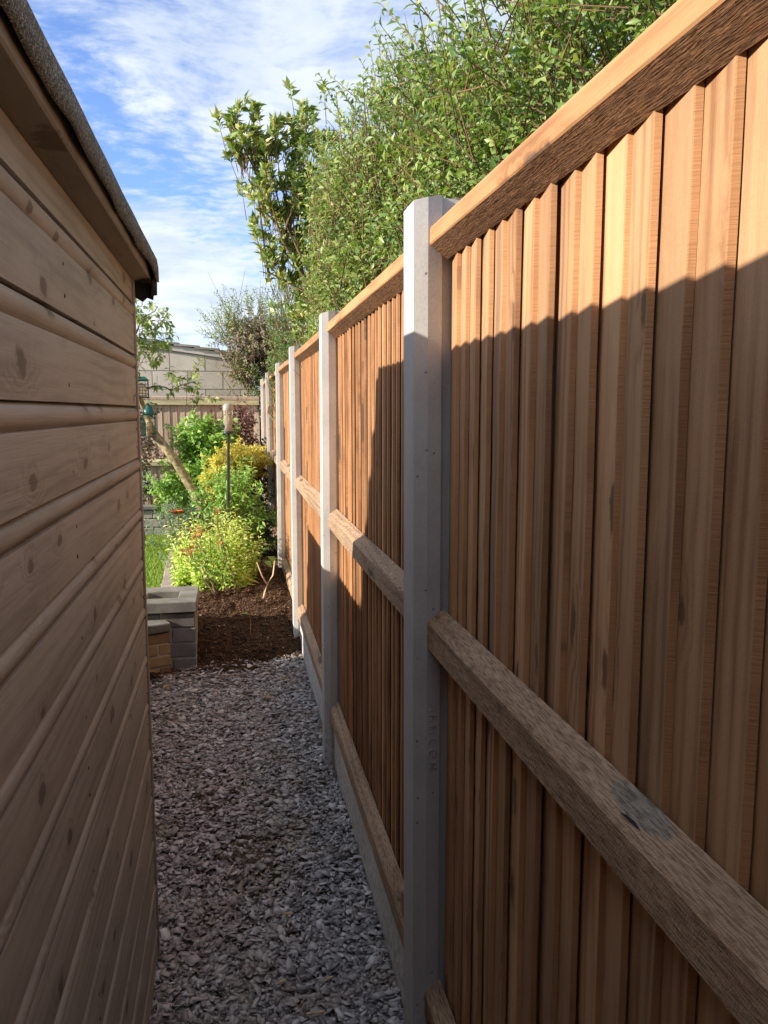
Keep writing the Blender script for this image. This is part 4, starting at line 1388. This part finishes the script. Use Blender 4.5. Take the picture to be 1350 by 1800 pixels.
# planting in the bed
def stem_clump(name, label, base, areas, per, llen, lwid, mat, seed, hvar=(0.55, 1.1)):
    """upright leafy stems rising from the ground; areas: (x, y, rx, ry, height, stems)"""
    rg = np.random.default_rng(seed)
    root = thing(name, base, label, 'plant')
    O, T, D = [], [], []
    for (x, y, rx, ry, h, n) in areas:
        a, r = rg.uniform(0, 6.28, n), np.sqrt(rg.uniform(0, 1, n))
        px, py = x + np.cos(a) * r * rx, y + np.sin(a) * r * ry
        o = np.stack([px, py, np.full(n, 0.10)], -1)
        lean = np.stack([np.cos(a) * r * 0.32 + rg.normal(0, 0.10, n), np.sin(a) * r * 0.32 + rg.normal(0, 0.10, n), np.ones(n)], -1)
        hh = h * rg.uniform(hvar[0], hvar[1], n) * (1.08 - 0.35 * r * r)
        d_ = nrm(lean)
        O.append(o); T.append(o + d_ * hh[:, None]); D.append(d_)
    O, T, D = np.vstack(O) - np.array(base), np.vstack(T) - np.array(base), np.vstack(D)
    p_, l_, _ = sprig_leaves(rg, O, T, D, per, 0.95, 0.42, start=0.12)
    nl_ = len(p_)
    tt = np.tile(np.linspace(0, 1, per), len(O))
    sc = (1.15 - 0.6 * tt) * rg.uniform(0.7, 1.2, nl_)
    upv = rg.normal(size=(nl_, 3)) * 0.5 + np.array([-0.6, -0.25, 0.9])
    link('foliage', leaf_mesh('foliage', p_, l_, upv, llen * sc, lwid * sc, mat, 0.2, 0.22), root)
    link('stems', stems_mesh('stems', O, T, 0.0032, 0.0015, 'brown_twig'), root)
    return root


stem_clump('lime_perennial', 'bright lime green leafy clump at the front of the bed, around the feeder pole', (-0.50, 6.75, 0.0),
           [(-0.60, 6.75, 0.15, 0.25, 0.58, 75), (-0.42, 6.85, 0.13, 0.25, 0.60, 70), (-0.52, 6.48, 0.16, 0.10, 0.26, 50), (-0.34, 6.65, 0.07, 0.15, 0.36, 26)],
           26, 0.075, 0.022, 'lime_leaf', 41)
stem_clump('lime_perennial', 'lime green leafy clump spilling over the lawn edging', (-0.78, 7.1, 0.0),
           [(-0.76, 7.15, 0.10, 0.3, 0.52, 60), (-0.78, 6.75, 0.07, 0.15, 0.28, 34)], 24, 0.072, 0.021, 'lime_leaf', 42)
clump_plant('green_perennial', 'mid green leafy plant to the right of the feeder pole', 'plant', (-0.32, 7.7, 0.14),
            [(-0.38, 7.6, 0.66, 0.20, 0.3, 0.22), (-0.27, 7.8, 0.42, 0.18, 0.3, 0.22)],
            260, 0.18, 12, 0.055, 0.024, 'green_leaf', 43, upb=0.7, clump=0.3, nclump=40)
clump_plant('golden_shrub', 'golden yellow leaved shrub behind the feeder pole', 'shrub', (-0.42, 8.7, 0.12),
            [(-0.32, 8.7, 1.00, 0.22, 0.25, 0.10), (-0.50, 8.7, 0.90, 0.16, 0.25, 0.16), (-0.20, 8.8, 0.96, 0.14, 0.2, 0.08), (-0.5, 8.7, 0.75, 0.14, 0.2, 0.14)],
            700, 0.12, 13, 0.046, 0.022, 'golden_leaf', 44, upb=0.8, clump=0.25, nclump=60, limbs=5, trunk_r=0.012)
clump_plant('bushy_shrub', 'leafy green shrub behind the leaning trunk, below the back fence', 'shrub', (-0.85, 9.4, 0.1),
            [(-0.85, 9.4, 1.05, 0.24, 0.3, 0.26), (-0.62, 9.3, 1.12, 0.2, 0.3, 0.18), (-1.0, 9.2, 0.62, 0.18, 0.25, 0.18), (-0.75, 9.2, 0.7, 0.25, 0.25, 0.25)],
            420, 0.17, 11, 0.078, 0.042, 'green_leaf', 45, clump=0.3, nclump=50, limbs=6, trunk_r=0.015)
clump_plant('plum_shrub', 'dark plum leaved shrub among the green leaves left of the pole', 'shrub', (-0.62, 9.9, 0.1),
            [(-0.58, 9.8, 1.14, 0.20, 0.25, 0.15), (-0.72, 9.8, 0.95, 0.16, 0.2, 0.15)],
            190, 0.17, 11, 0.06, 0.034, 'plum_leaf', 46, clump=0.3, nclump=40, limbs=4, trunk_r=0.012)
clump_plant('plum_shrub', 'reddish plum shrub right of the pole, reaching up to the feeder', 'shrub', (-0.22, 9.6, 0.1),
            [(-0.22, 9.6, 1.08, 0.22, 0.25, 0.14), (-0.12, 9.4, 0.7, 0.12, 0.3, 0.35), (-0.30, 9.6, 1.40, 0.08, 0.1, 0.10)],
            260, 0.18, 11, 0.05, 0.028, 'plum_leaf', 47, clump=0.3, nclump=50, limbs=5, trunk_r=0.012)
clump_plant('spurge', 'blue green leafy clump beside the rusty bird dish', 'plant', (-0.92, 7.9, 0.05),
            [(-0.90, 7.9, 0.34, 0.13, 0.2, 0.22)], 120, 0.2, 18, 0.05, 0.013, 'blue_green_leaf', 48, upb=1.1, clump=0.35, nclump=20, twig='pale_twig')
clump_plant('silver_plant', 'silvery spiky plant growing in the stone planter', 'plant', (-1.72, 10.7, 0.36),
            [(-1.62, 10.7, 0.48, 0.20, 0.15, 0.08)], 70, 0.17, 10, 0.11, 0.018, 'silver_leaf', 49, upb=1.2, along=1.1, clump=0.4, nclump=20)
clump_plant('pink_flowered_shrub', 'pink tinged flowering shrub close to the shed corner, before the back fence', 'shrub', (-1.45, 9.3, 0),
            [(-1.50, 9.3, 1.35, 0.16, 0.2, 0.12), (-1.45, 9.3, 1.08, 0.13, 0.2, 0.15)], 90, 0.16, 11, 0.055, 0.028, 'pink_leaf', 50, clump=0.35, nclump=24, limbs=3, trunk_r=0.012)
clump_plant('trailing_plant', 'dark green trailing foliage close to the shed corner above the silver plant', 'plant', (-1.5, 9.6, 0),
            [(-1.55, 9.6, 1.2, 0.17, 0.2, 0.2), (-1.55, 9.6, 0.82, 0.13, 0.2, 0.2), (-1.55, 9.6, 1.5, 0.14, 0.2, 0.15)], 130, 0.17, 10, 0.065, 0.035, 'dark_green_leaf', 51, clump=0.35, nclump=30, limbs=3, trunk_r=0.012)
clump_plant('low_foliage', 'low mixed green foliage at the foot of the far fence posts', 'plant', (-0.12, 8.4, 0.12),
            [(-0.2, 8.2, 0.35, 0.14, 0.5, 0.16), (-0.15, 9.2, 0.4, 0.14, 0.5, 0.2)], 170, 0.16, 10, 0.055, 0.026, 'dark_green_leaf', 52, clump=0.35, nclump=40)

# rose with rusty spent flowers
rose = thing('rose_bush', (-0.42, 6.15, 0.1), 'leggy rose stems with rusty spent blooms in front of the lime clump', 'plant')
rr = random.Random(61)
tips = []
mb = MB()
for k in range(7):
    st = Vector((rr.uniform(-0.12, 0.08), rr.uniform(-0.05, 0.12), -0.03))
    en = st + Vector((rr.uniform(-0.30, 0.0), rr.uniform(-0.05, 0.25), rr.uniform(0.35, 0.72)))
    tapered_limb(mb, rr, st, en, 0.007, 0.003, 6, 0.03, 5)
    tips.append(en)
mb.build('stems', 'bark', rose, smooth=True)
rg = np.random.default_rng(62)
T = np.array([t[:] for t in tips])
for k in range(len(T)):
    pp = T[k] + rg.normal(size=(11, 3)) * np.array([0.020, 0.020, 0.018])
    link('spent_bloom', leaf_mesh('spent_bloom', pp, rg.normal(size=(11, 3)), rg.normal(size=(11, 3)), 0.034, 0.025, 'rust_petal', 0.3, 0.2), rose)
pp = np.array([(Vector((0, 0, 0.05)).lerp(t, rr.uniform(0.3, 1.0)) + Vector((rr.gauss(0, 0.04), rr.gauss(0, 0.04), 0)))[:] for t in tips for _ in range(22)])
link('leaves', leaf_mesh('leaves', pp, rg.normal(size=(len(pp), 3)) + np.array([0, 0, 0.3]), rg.normal(size=(len(pp), 3)) * 0.5 + np.array([0, 0, 1.0]), 0.042, 0.026, 'green_leaf'), rose)

# bare forked twig stuck in the soil and a seedling with broad leaves
tw = MB()
tw.tube([(0, 0, -0.03), (0.02, 0.0, 0.07), (0.045, 0.01, 0.13)], [0.008, 0.0075, 0.007], 6)
tw.tube([(0.04, 0.01, 0.12), (0.0, 0.02, 0.2), (-0.035, 0.02, 0.30)], [0.0055, 0.005, 0.004], 5)
tw.tube([(0.045, 0.01, 0.13), (0.085, 0.0, 0.2), (0.10, 0.0, 0.31)], [0.0065, 0.006, 0.005], 5)
o = tw.build('forked_twig', 'splinter_wood', None, (-0.19, 6.05, 0.11), smooth=True)
tag(o, 'pale bare forked twig standing in the soil near the fence', 'twig')
sd = thing('broad_leaf_seedling', (-0.17, 6.75, 0.13), 'small plant with broad drooping green leaves near the fence foot', 'plant')
mb = MB()
mb.tube([(0, 0, -0.02), (-0.02, 0, 0.1), (0.0, 0, 0.22)], [0.005, 0.004, 0.003], 5)
mb.tube([(-0.02, 0, 0.1), (0.05, 0, 0.2)], [0.004, 0.003], 5)
mb.build('stem', 'bark', sd)
lp = np.array([(0.05, 0, 0.2), (0.0, 0, 0.22), (-0.02, 0, 0.12), (0.0, 0, 0.22), (0.03, 0, 0.16)])
ldv = np.array([(0.9, -0.3, -0.5), (-0.9, -0.2, 0.1), (-0.8, -0.4, -0.2), (0.3, -0.5, 0.6), (0.4, -0.8, -0.1)])
for k in range(5):
    link('leaf', leaf_mesh('leaf', lp[k:k + 1], ldv[k:k + 1], np.array([[0, -0.5, 1.0]]), 0.115, 0.065, 'green_leaf', 0.15, 0.25), sd)
sd2 = thing('weed_seedling', (-0.30, 5.45, 0.02), 'thin weed stalk with one pale leaf on the dark soil', 'plant')
MB().tube([(0, 0, -0.03), (0.01, 0, 0.08), (0.0, 0.0, 0.15)], [0.002, 0.0018, 0.0015], 4).build('stem', 'splinter_wood', sd2)
link('leaf', leaf_mesh('leaf', np.array([[0, 0, 0.15]]), np.array([[-0.8, -0.2, 0.2]]), np.array([[0, -0.4, 1.0]]), 0.05, 0.024, 'green_leaf', 0.15, 0.2), sd2)

# ------------------------------------------------------------------ bird feeders and garden ornaments
# pole feeder
pf = thing('pole_feeder', (-0.447, 7.0, 0.1), 'black pole carrying a clear seed feeder tube in the flower bed', 'bird feeder')
mb = MB()
mb.tube([(0, 0, -0.05), (0.012, 0, 0.6), (0.028, 0, 1.26)], [0.0135, 0.0135, 0.0125], 10)
mb.lathe([(0.0, 0.70), (0.018, 0.70), (0.018, 0.74), (0.0, 0.74)], 10, (0.015, 0))
mb.build('pole', 'black_metal', pf, smooth=False)
FX = 0.030
MB().lathe([(0.0, 1.262), (0.047, 1.262), (0.052, 1.268), (0.05, 1.285), (0.0, 1.285)], 18, (FX, 0)).build('base', 'black_metal', pf)
MB().lathe([(0.041, 1.286), (0.041, 1.495)], 20, (FX, 0)).build('tube', 'clear_plastic', pf, smooth=True)
MB().lathe([(0.0, 1.287), (0.036, 1.287), (0.036, 1.42), (0.02, 1.432), (0.0, 1.436)], 16, (FX, 0)).build('seed', 'seed_fill', pf, smooth=True)
MB().lathe([(0.044, 1.46), (0.046, 1.50), (0.030, 1.518), (0.0, 1.525)], 18, (FX, 0)).build('lid', 'feeder_lid', pf, smooth=True)
for s in (-1, 1):
    MB().tube([(FX + s * 0.04, 0, 1.30), (FX + s * 0.095, -0.01, 1.297)], 0.004, 6).build('perch', 'black_metal', pf)
    MB().lathe([(0.0, 1.315), (0.014, 1.315), (0.014, 1.34), (0.0, 1.345)], 8, (FX + s * 0.042, -0.012)).build('port', 'black_metal', pf)

# caged peanut feeder, green lid
kf = thing('peanut_feeder', (-1.165, 7.92, 1.315), 'green capped caged peanut feeder hanging at the sawn tree limb', 'bird feeder')
MB().lathe([(0.0, 0.315), (0.012, 0.312), (0.014, 0.29), (0.045, 0.262), (0.056, 0.225), (0.057, 0.205), (0.0, 0.205)], 18).build('lid', 'green_plastic', kf, smooth=True)
mb = MB()
for k in range(14):
    th = 2 * math.pi * k / 14
    c_, s_ = math.cos(th) * 0.058, math.sin(th) * 0.058
    mb.tube([(c_, s_, 0.0), (c_, s_, 0.205)], 0.0022, 4)
for z in (0.0, 0.034, 0.068, 0.102, 0.136, 0.17, 0.202):
    mb.tube([(math.cos(2 * math.pi * k / 16) * 0.0585, math.sin(2 * math.pi * k / 16) * 0.0585, z) for k in range(17)], 0.002, 4, caps=False)
mb.build('cage', 'wire_green', kf)
MB().lathe([(0.0, 0.004), (0.026, 0.004), (0.026, 0.19), (0.0, 0.19)], 12).build('nuts', 'peanuts', kf, smooth=True)
MB().lathe([(0.0, -0.006), (0.06, -0.006), (0.06, 0.002), (0.0, 0.002)], 16).build('base', 'wire_dark', kf)
mb = MB().tube([(0, 0, 0.31), (0.012, 0, 0.345), (-0.01, 0, 0.38), (-0.04, 0.03, 0.40)], 0.0025, 5)
mb.build('hook', 'wire_dark', kf)

# square suet cage
cf = thing('suet_feeder', (-1.235, 7.92, 1.69), 'square wire suet cage hanging above the green capped feeder', 'bird feeder')
mb = MB()
for k in range(7):
    a = -0.075 + k * 0.025
    for s in (-1, 1):
        mb.tube([(a, s * 0.045, 0), (a, s * 0.045, 0.15)], 0.0018, 4)
        mb.tube([(s * 0.075, a * 0.6, 0), (s * 0.075, a * 0.6, 0.15)], 0.0018, 4)
for z in (0, 0.03, 0.06, 0.09, 0.12, 0.15):
    mb.tube([(-0.075, -0.045, z), (0.075, -0.045, z), (0.075, 0.045, z), (-0.075, 0.045, z), (-0.075, -0.045, z)], 0.002, 4)
mb.build('cage', 'wire_dark', cf)
MB().box(-0.065, 0.058, -0.035, 0.035, 0.004, 0.115, ch=0.01).build('suet_block', 'suet', cf)
MB().box(-0.088, 0.088, -0.055, 0.055, -0.012, -0.003, ch=0.003).build('tray', 'wire_dark', cf)
MB().add([(-0.09, -0.06, 0.155), (0.09, -0.06, 0.155), (0.09, 0.06, 0.155), (-0.09, 0.06, 0.155), (-0.05, 0, 0.19), (0.05, 0, 0.19)],
         [(0, 1, 5, 4), (2, 3, 4, 5), (1, 2, 5), (3, 0, 4), (3, 2, 1, 0)]).build('lid', 'wire_green', cf)
MB().tube([(0, 0, 0.188), (0.0, 0.01, 0.25), (-0.01, 0.03, 0.30)], 0.0022, 5).build('hook', 'wire_dark', cf)

# rusty dish with an orange flower on a stake
bd = thing('bird_dish_stake', (-0.885, 7.35, 0.0), 'rusty flower shaped bird dish on a thin stake with an orange centre', 'ornament')
MB().tube([(0, 0, -0.05), (0.01, 0, 0.3), (0.0, 0, 0.632)], 0.004, 6).build('stake', 'rusty_steel', bd)
mb = MB()
mb.lathe([(0.0, 0.632), (0.03, 0.634), (0.055, 0.645), (0.08, 0.665), (0.082, 0.668), (0.055, 0.652), (0.03, 0.641), (0.0, 0.639)], 16)
mb.build('dish', 'rusty_steel', bd, smooth=True)
for k in range(7):
    a = 2 * math.pi * k / 7
    mp = leaf_mesh('petal', np.array([[0.004 * math.cos(a), 0.004 * math.sin(a), 0.642]]), np.array([[math.cos(a), math.sin(a), 0.75]]), np.array([[0, 0, 1.0]]), 0.058, 0.034, 'orange_enamel', 0.2, 0.1)
    link('petal', mp, bd)

# pale splinters and offcuts dropped on the slate
rs = random.Random(77)
SPL = [(-0.43, 2.70, 0.055, 0.011, 1.2), (-0.245, 2.42, 0.036, 0.010, 0.1), (-0.285, 2.12, 0.034, 0.012, 0.5), (-0.20, 1.98, 0.05, 0.011, 0.05), (-0.285, 1.93, 0.03, 0.011, -0.2),
       (-0.15, 2.10, 0.036, 0.009, 0.7), (-0.14, 2.53, 0.035, 0.007, 1.4), (-0.21, 2.80, 0.028, 0.008, 1.8), (-0.14, 3.35, 0.06, 0.010, 0.4), (-0.375, 1.70, 0.032, 0.008, 1.9), (-0.40, 2.55, 0.03, 0.007, 0.9)]
for k, (x, y, L, w, a) in enumerate(SPL):
    prof = [(-w / 2, 0), (-w * 0.4, w * 0.45), (w * 0.35, w * 0.5), (w / 2, 0.0)]
    m_ = MB().prism(prof, 'X', [-L / 2, -L * 0.2, L * 0.25, L / 2], fn=lambda i, t, p: (p[0] * (1 - 0.5 * abs(t / L * 2) ** 2), p[1] * (1 - 0.4 * abs(t / L * 2))))
    o = m_.build('wood_splinter', 'splinter_wood', None, (x, y, path_z(x, y) + 0.040 + 0.02 * max(0, min(1, (x + 0.22) / 0.2))))
    o.rotation_euler = (rs.uniform(-0.2, 0.2), rs.uniform(-0.2, 0.2), a)
    tag(o, 'small pale wood splinter lying on the slate chippings', 'splinter', 'pale wood splinters dropped on the slate chippings')
dl = leaf_mesh('dry_leaf', np.array([[0.0, 0, 0]]), np.array([[0.8, 0.4, 0.15]]), np.array([[0, 0, 1.0]]), 0.07, 0.045, 'dry_leaf', 0.2, 0.2)
for k, (x, y, lab) in enumerate([(-0.83, 4.70, 'yellow brown dead leaf at the foot of the low brick wall'), (-0.20, 4.40, 'tan dead leaf on the slate near the third fence panel')]):
    o = link('dead_leaf', dl, None, (x, y, path_z(x, y) + 0.045))
    o.rotation_euler.z = k * 2.2
    tag(o, lab, 'leaf')
